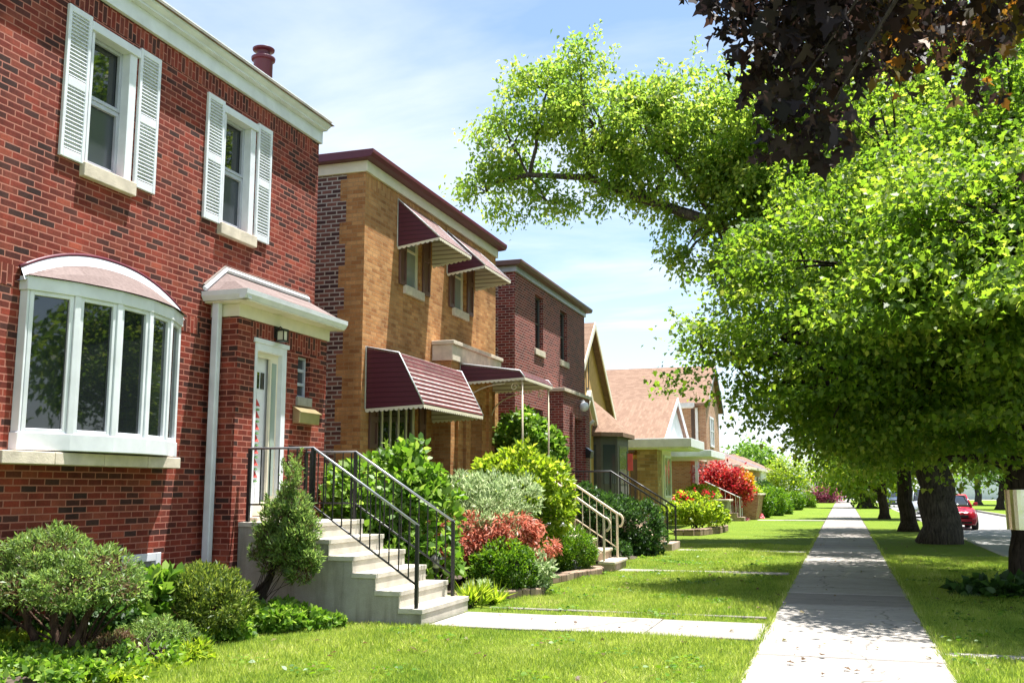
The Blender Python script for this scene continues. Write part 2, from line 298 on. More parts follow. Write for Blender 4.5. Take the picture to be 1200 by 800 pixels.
class MB:
    """collects faces in world metres, links them as one mesh object"""

    def __init__(s): s.v = []; s.f = []; s.sw = []; s.swap = False

    def poly(s, pts):
        i = len(s.v); s.v += [tuple(float(c) for c in p) for p in pts]; s.f.append(tuple(range(i, i + len(pts)))); s.sw.append(s.swap); return s

    def mesh(s, vs, fs):
        i = len(s.v); s.v += [tuple(float(c) for c in p) for p in vs]
        for f in fs: s.f.append(tuple(i + k for k in f)); s.sw.append(s.swap)
        return s

    def box(s, x0, x1, y0, y1, z0, z1):
        x0, x1 = sorted((x0, x1)); y0, y1 = sorted((y0, y1)); z0, z1 = sorted((z0, z1))
        return s.mesh([(x0, y0, z0), (x1, y0, z0), (x1, y1, z0), (x0, y1, z0), (x0, y0, z1), (x1, y0, z1), (x1, y1, z1), (x0, y1, z1)],
                      [(0, 3, 2, 1), (4, 5, 6, 7), (0, 1, 5, 4), (1, 2, 6, 5), (2, 3, 7, 6), (3, 0, 4, 7)])

    def prism(s, prof, axis, a, b):
        """profile extruded from a to b along axis 'x' (prof = (y,z)), 'y' (prof = (x,z)) or 'z' (prof = (x,y))"""
        mk = {"x": lambda p, t: (t, p[0], p[1]), "y": lambda p, t: (p[0], t, p[1]), "z": lambda p, t: (p[0], p[1], t)}[axis]
        n = len(prof); vs = [mk(p, a) for p in prof] + [mk(p, b) for p in prof]
        fs = [tuple(range(n - 1, -1, -1)), tuple(range(n, 2 * n))] + [(i, (i + 1) % n, n + (i + 1) % n, n + i) for i in range(n)]
        return s.mesh(vs, fs)

    def tube(s, pts, rad, n=8, cap=True):
        pts = [Vector([float(c) for c in p]) for p in pts]
        rad = [rad] * len(pts) if isinstance(rad, (int, float)) else list(rad)
        rings = []; side = None
        for i, p in enumerate(pts):
            d = (pts[min(i + 1, len(pts) - 1)] - pts[max(i - 1, 0)])
            d = d.normalized() if d.length > 1e-9 else Vector((0, 0, 1))
            if side is None:
                side = d.cross(Vector((0, 0, 1)) if abs(d.z) < 0.9 else Vector((1, 0, 0))).normalized()
            else:
                side = (side - d * side.dot(d)).normalized()
            up = d.cross(side); rings.append([p + (side * math.cos(2 * math.pi * k / n) + up * math.sin(2 * math.pi * k / n)) * rad[i] for k in range(n)])
        vs = [q for r in rings for q in r]; fs = []
        for i in range(len(pts) - 1):
            for k in range(n):
                fs.append((i * n + k, i * n + (k + 1) % n, (i + 1) * n + (k + 1) % n, (i + 1) * n + k))
        if cap: fs += [tuple(range(n - 1, -1, -1)), tuple(range((len(pts) - 1) * n, len(pts) * n))]
        return s.mesh(vs, fs)

    def lathe(s, c, prof, n=16):
        """(radius, z) profile turned round the vertical through c"""
        vs = []; fs = []
        for r, z in prof:
            for k in range(n): vs.append((c[0] + r * math.cos(2 * math.pi * k / n), c[1] + r * math.sin(2 * math.pi * k / n), c[2] + z))
        for i in range(len(prof) - 1):
            for k in range(n): fs.append((i * n + k, i * n + (k + 1) % n, (i + 1) * n + (k + 1) % n, (i + 1) * n + k))
        fs += [tuple(range(n - 1, -1, -1)), tuple(range((len(prof) - 1) * n, len(prof) * n))]
        return s.mesh(vs, fs)

    def facade(s, X, y0, y1, z0, z1, holes, depth):
        """a wall face looking towards +x with reveals of the given depth round each opening (ya, yb, za, zb)"""
        ys = sorted({y0, y1, *[h[0] for h in holes], *[h[1] for h in holes]}); zs = sorted({z0, z1, *[h[2] for h in holes], *[h[3] for h in holes]})
        for a, b in zip(ys, ys[1:]):
            for c, d in zip(zs, zs[1:]):
                m, k = (a + b) / 2, (c + d) / 2
                if any(h[0] < m < h[1] and h[2] < k < h[3] for h in holes): continue
                s.poly([(X, a, c), (X, b, c), (X, b, d), (X, a, d)])
        for a, b, c, d in holes:
            e = X - depth
            s.poly([(X, a, c), (X, a, d), (e, a, d), (e, a, c)]); s.poly([(X, b, c), (e, b, c), (e, b, d), (X, b, d)])
            s.poly([(X, a, d), (X, b, d), (e, b, d), (e, a, d)]); s.poly([(X, a, c), (e, a, c), (e, b, c), (X, b, c)])
        return s

    def build(s, name, mat, parent=None, smooth=False, bevel=0.0, seg=2):
        o0 = origin_of(parent) if parent is not None else Vector((0, 0, 0))
        me = bpy.data.meshes.new(name)
        me.from_pydata([(v[0] - o0.x, v[1] - o0.y, v[2] - o0.z) for v in s.v], [], s.f)
        uv = me.uv_layers.new(name="UVMap"); V = s.v
        co = np.zeros(len(me.loops) * 2, dtype=np.float32)
        for p, sw in zip(me.polygons, s.sw):
            nx, ny, nz = (abs(c) for c in p.normal)
            for li, vi in zip(p.loop_indices, p.vertices):
                x, y, z = V[vi]
                if nz > max(nx, ny) * 1.6: a, b = (y, x)
                elif nx >= ny: a, b = (y, z if nz < 0.3 else math.copysign(math.hypot(z, x), z))
                else: a, b = (x, z if nz < 0.3 else z * 1.4)
                if sw: a, b = b, a
                co[2 * li] = a; co[2 * li + 1] = b
        uv.data.foreach_set("uv", co)
        me.materials.append(mat)
        if smooth: me.polygons.foreach_set("use_smooth", [True] * len(me.polygons))
        o = bpy.data.objects.new(name, me); COL.objects.link(o)
        if parent is not None: o.parent = parent
        if bevel:
            m = o.modifiers.new("bevel", "BEVEL"); m.width = bevel; m.segments = seg; m.limit_method = "ANGLE"; m.angle_limit = math.radians(40)
        return o


def copy_tree(o, parent=None):
    c = o.copy(); COL.objects.link(c); c.parent = parent
    for ch in list(o.children): copy_tree(ch, c)
    return c


# ------------------------------------------------------------------ leaves
RHOMB = np.array([(0, 0), (0.45, 0.27), (1, 0), (0.45, -0.27)])
OVAL = np.array([(0, 0), (0.25, 0.25), (0.6, 0.27), (1, 0), (0.6, -0.27), (0.25, -0.25)])
NARROW = np.array([(0, 0.04), (0.5, 0.13), (1, 0), (0.5, -0.13)])
NEEDLE = np.array([(0, 0.07), (1, 0), (0, -0.07)])
_h = [(0.0, 0.03), (-0.06, 0.34), (0.16, 0.27), (0.40, 0.58), (0.48, 0.27), (0.62, 0.30)]
MAPLE = np.array(_h + [(1.0, 0.0)] + [(a, -b) for a, b in reversed(_h)])
_h2 = [(0.0, 0.02), (-0.12, 0.22), (-0.02, 0.36), (0.14, 0.24), (0.22, 0.44), (0.42, 0.66), (0.44, 0.46), (0.40, 0.24), (0.58, 0.27), (0.70, 0.30), (0.74, 0.15)]
MAPLE_BIG = np.array(_h2 + [(1.0, 0.0)] + [(a, -b) for a, b in reversed(_h2)])


def norm(a): return a / np.maximum(np.linalg.norm(a, axis=-1, keepdims=True), 1e-9)


def leaf_object(name, P, T, N, size, shape, mat, parent=None, rnd=None, fold=0.35, curl=0.18):
    """many small leaf faces at points P, pointing along T, facing N"""
    n = len(P); T = norm(T); B = norm(np.cross(N, T)); N = np.cross(T, B)
    size = np.broadcast_to(np.asarray(size, float), (n,)).reshape(n, 1, 1)
    k = len(shape); u = shape[:, 0].reshape(1, k, 1); v = shape[:, 1].reshape(1, k, 1)
    V = P[:, None, :] + size * (u * T[:, None, :] + v * B[:, None, :] + (fold * np.abs(v) - curl * u * u) * N[:, None, :])
    o0 = np.array(origin_of(parent)) if parent is not None else np.zeros(3)
    V = (V - o0).reshape(-1, 3).astype(np.float32)
    me = bpy.data.meshes.new(name); me.vertices.add(n * k); me.vertices.foreach_set("co", V.ravel())
    me.loops.add(n * k); me.loops.foreach_set("vertex_index", np.arange(n * k, dtype=np.int32))
    me.polygons.add(n); me.polygons.foreach_set("loop_start", np.arange(n, dtype=np.int32) * k)
    a = me.attributes.new("rnd", "FLOAT", "FACE")
    a.data.foreach_set("value", (RNG.random(n) if rnd is None else np.clip(rnd, 0, 1)).astype(np.float32))
    me.materials.append(mat); me.update(calc_edges=True)
    o = bpy.data.objects.new(name, me); COL.objects.link(o)
    if parent is not None: o.parent = parent
    return o


def unit(n):
    return norm(RNG.normal(size=(n, 3)))


def in_lobes(lobes, n, shell=0.5):
    """n points in a set of ellipsoids (centre, radii); more of them towards the skin"""
    w = np.array([np.prod(r) ** 0.72 for c, r in lobes]); w /= w.sum()
    idx = RNG.choice(len(lobes), n, p=w); C = np.array([c for c, r in lobes], float)[idx]; R = np.array([r for c, r in lobes], float)[idx]
    d = unit(n); rr = RNG.random(n) ** (1 / 3); rr = shell + (1 - shell) * rr if shell > 0 else rr
    return C + d * R * rr[:, None], d, idx


def curve(a, b, sag, n=7):
    a = np.array(a, float); b = np.array(b, float); t = np.linspace(0, 1, n)[:, None]
    return a + (b - a) * t + np.array([0, 0, 1.0]) * sag * 4 * t * (1 - t) + RNG.normal(size=(n, 3)) * np.linalg.norm(b - a) * 0.018 * np.sin(t * math.pi)


def tree(name, label, cat, base, r0, fork, lobes, clusters, per, size, leaf, wood, shape=MAPLE, spread=0.45, flat=0.55, limbs=None, group=None,
         shell=0.45, top=None, extra=None, droop=0.35, twig=0.35, crown_name="crown", flare=1.5, attach=None, limb_k=1.0, layer=0.0, nz=0.6, shoots=0, shoot_len=1.0):
    """a tapered trunk with limbs out to each lobe and a crown of sprays of leaves"""
    root = thing(name, base, label, cat, group); base = np.array(base, float); fork = np.array(fork, float)
    tb = MB(); n = 9; t = np.linspace(0, 1, n)
    pts = [base + (fork - base) * k + (RNG.normal(size=3) * r0 * 0.12 * (0 < k < 1)) for k in t]
    pts[0][2] -= 0.08
    tb.tube(pts, [r0 * (1 + (flare - 1) * max(0, 1 - k * 7) ** 2) * (1 - 0.22 * k) for k in t], 20)
    if top is not None:
        tb.tube(curve(fork - (0, 0, 0.2), top, 0.0, 9), np.linspace(r0 * 0.72, r0 * 0.12, 9), 10)
    ends = []
    for i, (c, r) in enumerate(lobes):
        s = fork if top is None else fork + (np.array(top) - fork) * min(0.85, max(0.0, (c[2] - 0.3 * math.hypot(c[0] - fork[0], c[1] - fork[1]) - fork[2]) / max(0.1, top[2] - fork[2])))
        for q_ in (attach if attach is not None else []):
            if np.linalg.norm(np.array(c) - q_) < np.linalg.norm(np.array(c) - s): s = np.array(q_)
        L = np.linalg.norm(np.array(c) - s)
        tb.tube(curve(s - (0, 0, 0.1), c, 0.07 * L, 8), np.linspace(min(r0 * 0.36, 0.04 + 0.022 * L) * limb_k, 0.02 + r0 * 0.03, 8), 7)
        ends.append(np.array(c))
    for pth, ra, rb in (extra or []):
        tb.tube(pth, np.linspace(ra, rb, len(pth)), 9)
    P, d, idx = in_lobes(lobes, clusters, shell)
    ctr = np.array([c for c, r in lobes])[idx]
    if layer:
        ph = 0.35 * np.sin(P[:, 0] * 0.9 + 1.7) + 0.35 * np.sin(P[:, 1] * 0.8)
        q_ = np.round((P[:, 2] + ph) / layer) * layer - ph
        P[:, 2] = q_ + (P[:, 2] - q_) * 0.5 - 0.10 * np.linalg.norm(P[:, :2] - ctr[:, :2], axis=1)
    nt = int(clusters * twig)
    for i in range(nt):
        a = ctr[i] + (P[i] - ctr[i]) * 0.12
        tb.tube(curve(a, P[i], 0.04, 4), [0.028 + r0 * 0.015, 0.02 + r0 * 0.01, 0.014, 0.006], 4, False)
    tb.build("trunk", M[wood], root, smooth=True)
    # sprays
    out = norm(norm(P - ctr) * (1, 1, 0.45) + RNG.normal(size=P.shape) * 0.35 - np.array([0, 0, droop]))
    m = clusters * per; ci = np.repeat(np.arange(clusters), per)
    along = RNG.random(m) - 0.35; off = RNG.normal(size=(m, 3)) * spread * np.array([0.55, 0.55, 0.55 * flat])
    LP = P[ci] + out[ci] * (along * spread * 1.9)[:, None] + off
    T = norm(out[ci] * 0.6 + RNG.normal(size=(m, 3)) * 0.7 - np.array([0, 0, 0.25]))
    N = norm(np.array([0, 0, 1.0]) * 0.9 + RNG.normal(size=(m, 3)) * nz)
    sz = size * (0.65 + 0.7 * RNG.random(m))
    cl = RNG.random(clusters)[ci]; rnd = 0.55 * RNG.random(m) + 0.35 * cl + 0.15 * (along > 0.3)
    if shoots:
        w_ = np.array([r[0] * r[2] for c, r in lobes]); k_ = RNG.choice(len(lobes), shoots, p=w_ / w_.sum()); dd = unit(shoots); dd[:, 2] = np.abs(dd[:, 2]) * 0.8 + 0.05; dd = norm(dd)
        S = np.array([lobes[i][0] for i in k_]) + dd * np.array([lobes[i][1] for i in k_]) * 0.9; D = norm(dd + np.array([0, 0, 0.35]) + RNG.normal(size=(shoots, 3)) * 0.25)
        Ls = shoot_len * (0.5 + 0.8 * RNG.random(shoots)); q_ = 60; ci = np.repeat(np.arange(shoots), q_); tt = RNG.random(shoots * q_)
        LP2 = S[ci] + D[ci] * (tt * Ls[ci])[:, None] + RNG.normal(size=(len(ci), 3)) * (shoot_len * 0.16 * (1.05 - tt))[:, None]
        LP = np.concatenate([LP, LP2]); T = np.concatenate([T, norm(D[ci] * 0.6 + RNG.normal(size=LP2.shape) * 0.6)]); N = np.concatenate([N, norm(np.array([0, 0, 0.7]) + RNG.normal(size=LP2.shape) * 0.6)])
        sz = np.concatenate([sz, size * (0.6 + 0.6 * RNG.random(len(ci))) * (1.1 - 0.4 * tt)]); rnd = np.concatenate([rnd, 0.35 + 0.6 * RNG.random(len(ci))])
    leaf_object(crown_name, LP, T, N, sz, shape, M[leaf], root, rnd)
    return root


def shrub(name, label, cat, base, lobes, n, size, leaf, shape=RHOMB, group=None, lumps=26, stems=5, wood="bark_dark", lump=0.30, up=0.35, part="foliage", base_r=0.02, out_dir=0.8, inner=None):
    """stems and a lumpy mass of small leaves"""
    root = thing(name, base, label, cat, group); base = np.array(base, float); sb = MB()
    C, d, idx = in_lobes(lobes, lumps, 0.62); R = np.array([min(r) for c, r in lobes])[idx] * lump; ctr = np.array([c for c, r in lobes])[idx]
    for i in range(min(lumps, max(stems * 3, 6))):
        s = base + np.append(RNG.normal(size=2) * 0.05 * (1 + 2 * (stems > 4)), 0)
        sb.tube(curve(s, C[i], 0.05, 6), np.linspace(base_r, base_r * 0.25, 6), 5, False)
    sb.build("stem", M[wood], root, smooth=True)
    ns = int(n * 0.3); k = RNG.choice(lumps, n - ns); dd = unit(n - ns); dd[:, 2] += up * 0.6
    P1 = C[k] + norm(dd) * (R[k] * (0.55 + 0.5 * RNG.random(n - ns)))[:, None]
    P2, d2, i2 = in_lobes(lobes, ns, 0.78)
    P = np.concatenate([P1, P2]); cc = np.concatenate([ctr[k], np.array([c for c, r in lobes])[i2]])
    keep = P[:, 2] > base[2] - 0.02; P = P[keep]; cc = cc[keep]; m = len(P)
    o = norm(P - cc)
    T = norm(o * out_dir + RNG.normal(size=(m, 3)) * 0.6 + np.array([0, 0, up])); N = norm(o * 0.6 + RNG.normal(size=(m, 3)) * 0.6 + np.array([0, 0, 0.5]))
    leaf_object(part, P, T, N, size * (0.6 + 0.8 * RNG.random(m)), shape, M[leaf], root)
    if inner:
        mi = int(n * inner[1]); Pi, di, ii = in_lobes(lobes, mi, 0.25); c0 = np.array([c for c, r in lobes])[ii]; Pi = c0 + (Pi - c0) * 0.8; Pi = Pi[Pi[:, 2] > base[2]]; mi = len(Pi)
        leaf_object("dry_foliage", Pi, unit(mi), unit(mi), size * (0.8 + 0.8 * RNG.random(mi)), shape, M[inner[0]], root)
    return root


# ------------------------------------------------------------------ world, light
w = bpy.data.worlds.new("World"); SC.world = w; w.use_nodes = True
nt = w.node_tree; nd = nt.nodes; lk = nt.links; bg = nd["Background"]
sky = nd.new("ShaderNodeTexSky"); sky.sky_type = "NISHITA"; sky.sun_disc = False
el = math.asin(SUN[2]); az = math.atan2(SUN[0], SUN[1])
sky.sun_elevation = el; sky.sun_rotation = az; sky.air_density = 1.0; sky.dust_density = 0.6; sky.ozone_density = 1.0
tc = nd.new("ShaderNodeTexCoord"); sep = nd.new("ShaderNodeSeparateXYZ"); lk.new(tc.outputs["Generated"], sep.inputs[0])
mz = nd.new("ShaderNodeMath"); mz.operation = "MAXIMUM"; lk.new(sep.outputs[2], mz.inputs[0]); mz.inputs[1].default_value = 0.06
dv = nd.new("ShaderNodeVectorMath"); dv.operation = "DIVIDE"; lk.new(tc.outputs["Generated"], dv.inputs[0])
cmb = nd.new("ShaderNodeCombineXYZ")
for i in range(3): lk.new(mz.outputs[0], cmb.inputs[i])
lk.new(cmb.outputs[0], dv.inputs[1])
mp = nd.new("ShaderNodeMapping"); mp.inputs["Scale"].default_value = (0.55, 1.0, 1.0); mp.inputs["Location"].default_value = (3.1, 0.7, 0); lk.new(dv.outputs[0], mp.inputs[0])
cn = nd.new("ShaderNodeTexNoise"); cn.inputs["Scale"].default_value = 0.9; cn.inputs["Detail"].default_value = 7; cn.inputs["Roughness"].default_value = 0.55; cn.inputs["Distortion"].default_value = 0.4
lk.new(mp.outputs[0], cn.inputs["Vector"])
cr = nd.new("ShaderNodeValToRGB"); cr.color_ramp.elements[0].position = 0.38; cr.color_ramp.elements[0].color = (0.12, 0.12, 0.12, 1); cr.color_ramp.elements[1].position = 0.82; cr.color_ramp.elements[1].color = (0.9, 0.9, 0.9, 1)
lk.new(cn.outputs["Fac"], cr.inputs[0])
hz = nd.new("ShaderNodeMapRange"); hz.inputs["From Min"].default_value = 0.0; hz.inputs["From Max"].default_value = 0.30; hz.inputs["To Min"].default_value = 0.85; hz.inputs["To Max"].default_value = 0.0; lk.new(sep.outputs[2], hz.inputs["Value"])
mxm = nd.new("ShaderNodeMath"); mxm.operation = "MAXIMUM"; lk.new(cr.outputs[0], mxm.inputs[0]); lk.new(hz.outputs[0], mxm.inputs[1])
mixc = nd.new("ShaderNodeMix"); mixc.data_type = "RGBA"; lk.new(mxm.outputs[0], mixc.inputs["Factor"]); bl = nd.new("ShaderNodeMix"); bl.data_type = "RGBA"; bl.blend_type = "MULTIPLY"; bl.inputs["Factor"].default_value = 1.0; lk.new(sky.outputs[0], bl.inputs["A"]); bl.inputs["B"].default_value = (1.0, 1.2, 1.3, 1); lk.new(bl.outputs["Result"], mixc.inputs["A"]); mixc.inputs["B"].default_value = (7.4, 7.6, 7.9, 1)
lk.new(mixc.outputs["Result"], bg.inputs[0]); bg.inputs[1].default_value = 0.062

sl = bpy.data.lights.new("sun", "SUN"); sl.energy = 5.0; sl.angle = math.radians(0.53); sl.color = (1.0, 0.965, 0.915)
so = bpy.data.objects.new("sun", sl); COL.objects.link(so); so.rotation_euler = Vector(SUN).to_track_quat("Z", "Y").to_euler(); so.location = (20, 20, 60)

SC.view_settings.view_transform = "Standard"; SC.view_settings.look = "None"; SC.view_settings.gamma = 1; SC.view_settings.exposure = 1.52
SC.cycles.use_denoising = True
SC.cycles.max_bounces = 8; SC.cycles.diffuse_bounces = 4; SC.cycles.transmission_bounces = 5; SC.cycles.caustics_reflective = False; SC.cycles.caustics_refractive = False

# ------------------------------------------------------------------ ground, road, pavements
KX0, KX1 = 3.55, 9.3
g = MB(); prof = [(-500, 0), (KX0, 0), (KX0, -0.13), (KX1 + 0.15, -0.13), (KX1 + 0.15, 0), (600, 0)]
for (a, b), (c, d) in zip(prof, prof[1:]):
    g.poly([(a, -60, b), (c, -60, d), (c, 900, d), (a, 900, b)])
tag(g.build("ground", M["lawn"]), kind="structure")
tag(MB().poly([(KX0 + 0.15, -60, -0.126), (KX1, -60, -0.126), (KX1, 152, -0.126), (KX0 + 0.15, 152, -0.126)]).build("road", M["road"]), kind="structure")
k = MB(); k.box(KX0, KX0 + 0.15, -60, 152, -0.12, 0.012); k.box(KX1, KX1 + 0.15, -60, 152, -0.12, 0.012)
tag(k.build("kerb", M["concrete"], bevel=0.02), kind="structure")
# cross street at the far end
tag(MB().poly([(-200, 152.1, 0.004), (200, 152.1, 0.004), (200, 160, 0.004), (-200, 160, 0.004)]).build("cross_road", M["road"]), kind="structure")


def slabs(name, rects, kind="structure", z=0.028):
    m = MB()
    for x0, x1, y0, y1 in rects: 
        dz = random.uniform(-0.006, 0.006)
        m.box(x0, x1, y0, y1, -0.05, z + dz)
    o = m.build(name, M["pavement"], bevel=0.008, seg=1)
    a = o.data.attributes.new("rnd", "FLOAT", "FACE"); vals = np.repeat(np.array([random.random() for _ in rects]), 6).astype(np.float32); a.data.foreach_set("value", vals)
    tag(o, kind=kind); return o


ys = [-3.3]
while ys[-1] < 150: ys.append(ys[-1] + 1.5)
slabs("sidewalk", [(-0.89, 0.83, a + 0.014, b - 0.014) for a, b in zip(ys, ys[1:])])
tag(MB().poly([(-0.93, -3, 0.004), (0.87, -3, 0.004), (0.87, 150, 0.004), (-0.93, 150, 0.004)]).build("sidewalk_soil", M["soil"]), kind="structure")
slabs("front_path", [(x, x + 1.262, 11.15, 12.45) for x in (-4.69, -3.42, -2.15)], z=0.03)
slabs("front_path", [(x, x + 1.6, 19.62, 20.12) for x in (-4.28, -2.64)], z=0.012)
slabs("front_path", [(x, x + 1.6, 26.7, 27.2) for x in (-4.2, -2.56)], z=0.012)
slabs("front_path", [(x, x + 2.0, 52.4, 53.3) for x in (-4.2, -2.9)], z=0.024)
slabs("edging_strip", [(x, x + 1.8, 13.03, 13.11) for x in (-4.6, -2.77)], z=0.025)
slabs("carriage_path", [(0.85 + i * 0.9, 0.85 + i * 0.9 + 0.885, 10.62, 10.86) for i in range(3)], z=0.02)

# planting beds (soil sheets with a gentle rise towards the houses)
def bed(name, pts, rise):
    """pts: (x, y) outline; one sheet of soil mounded towards its middle"""
    c = np.mean(np.array(pts), 0); m = MB()
    ring = []; n = len(pts)
    for k in (1.0, 0.85, 0.5): ring.append([(c[0] + (p[0] - c[0]) * k, c[1] + (p[1] - c[1]) * k, 0.006 + rise * (1 - k) ** 0.7) for p in pts])
    for a, b in zip(ring, ring[1:]):
        for i in range(n): m.poly([a[i], a[(i + 1) % n], b[(i + 1) % n], b[i]])
    m.poly(ring[-1])
    tag(m.build(name, M["soil"], smooth=True), kind="structure")


bed("flower_bed_ground", [(-7.62, 4.5), (-6.0, 5.0), (-5.95, 7.4), (-6.5, 8.8), (-6.35, 10.0), (-6.0, 10.98), (-7.2, 10.98), (-7.62, 10.8)], 0.16)
bed("flower_bed_ground", [(-7.7, 12.65), (-6.4, 12.65), (-5.4, 13.7), (-4.5, 14.9), (-4.95, 16.6), (-4.6, 19.1), (-7.3, 19.3), (-7.7, 18)], 0.18)
bed("flower_bed_ground", [(-7.3, 20.8), (-4.9, 21.2), (-4.6, 23), (-4.6, 26.0), (-7.3, 26.0)], 0.15)

# ------------------------------------------------------------------ building parts
def window(root, X, y0, y1, z0, z1, depth=0.09, fw=0.05, mat="white", pane="glass", rails=(), muntins=(), lower=None, sill=None, sillmat="limestone", name="window", proud=0.0):
    """a window whose frame sits `depth` behind the wall plane X: window (frame) > pane, sash"""
    xf = X - depth; m = MB()
    m.box(xf - 0.05, xf + proud, y0, y0 + fw, z0, z1); m.box(xf - 0.05, xf + proud, y1 - fw, y1, z0, z1)
    m.box(xf - 0.05, xf + proud, y0 + fw, y1 - fw, z1 - fw, z1); m.box(xf - 0.05, xf + proud, y0 + fw, y1 - fw, z0, z0 + fw)
    f = m.build(name, M[mat], root, bevel=0.004, seg=1)
    if rails or muntins:
        for z in rails: MB().box(xf - 0.045, xf - 0.008, y0 + fw, y1 - fw, z - 0.022, z + 0.022).build("sash_rail", M[mat], f, bevel=0.003, seg=1)
        for y in muntins: MB().box(xf - 0.044, xf - 0.010, y - 0.022, y + 0.022, z0 + fw, z1 - fw).build("mullion", M[mat], f, bevel=0.003, seg=1)
    zb = z0 + fw
    if lower:
        MB().box(xf - 0.040, xf - 0.030, y0 + fw, y1 - fw, zb, rails[0] - 0.02).build("screen", M[lower], f); zb = rails[0] - 0.02
    MB().box(xf - 0.048, xf - 0.034, y0 + fw, y1 - fw, zb, z1 - fw).build("pane", M[pane], f)
    if sill: MB().box(X - 0.1, X + sill[0], y0 - sill[1], y1 + sill[1], z0 - sill[2], z0 - 0.002).build("sill", M[sillmat], f, bevel=0.01)
    return f


def shutter(root, X, y0, y1, z0, z1, mat="white", louvres=True):
    m = MB(); e = 0.045; x0, x1 = X + 0.003, X + 0.04
    m.box(x0, x1, y0, y0 + e, z0, z1); m.box(x0, x1, y1 - e, y1, z0, z1)
    mid = (z0 + z1) / 2
    for a, b in ((z0, z0 + 0.09), (mid - 0.05, mid + 0.05), (z1 - 0.07, z1)): m.box(x0, x1 - 0.002, y0 + e, y1 - e, a, b)
    m.box(x0, x0 + 0.008, y0 + e, y1 - e, z0 + 0.09, z1 - 0.07)
    o = m.build("shutter", M[mat], root, bevel=0.004, seg=1)
    if louvres:
        s = MB()
        for a, b in ((z0 + 0.09, mid - 0.05), (mid + 0.05, z1 - 0.07)):
            n = int((b - a) / 0.042)
            for i in range(n):
                z = a + (i + 0.5) * (b - a) / n
                s.mesh([(x0 + 0.008, y0 + e, z + 0.016), (x0 + 0.008, y1 - e, z + 0.016), (x1 - 0.006, y1 - e, z - 0.012), (x1 - 0.006, y0 + e, z - 0.012),
                        (x0 + 0.008, y0 + e, z + 0.023), (x0 + 0.008, y1 - e, z + 0.023), (x1 - 0.003, y1 - e, z - 0.007), (x1 - 0.003, y0 + e, z - 0.007)],
                       [(3, 2, 1, 0), (4, 5, 6, 7), (3, 7, 6, 2), (0, 1, 5, 4), (0, 4, 7, 3), (1, 2, 6, 5)])
        s.build("louvre_panel", M[mat], o)
    return o


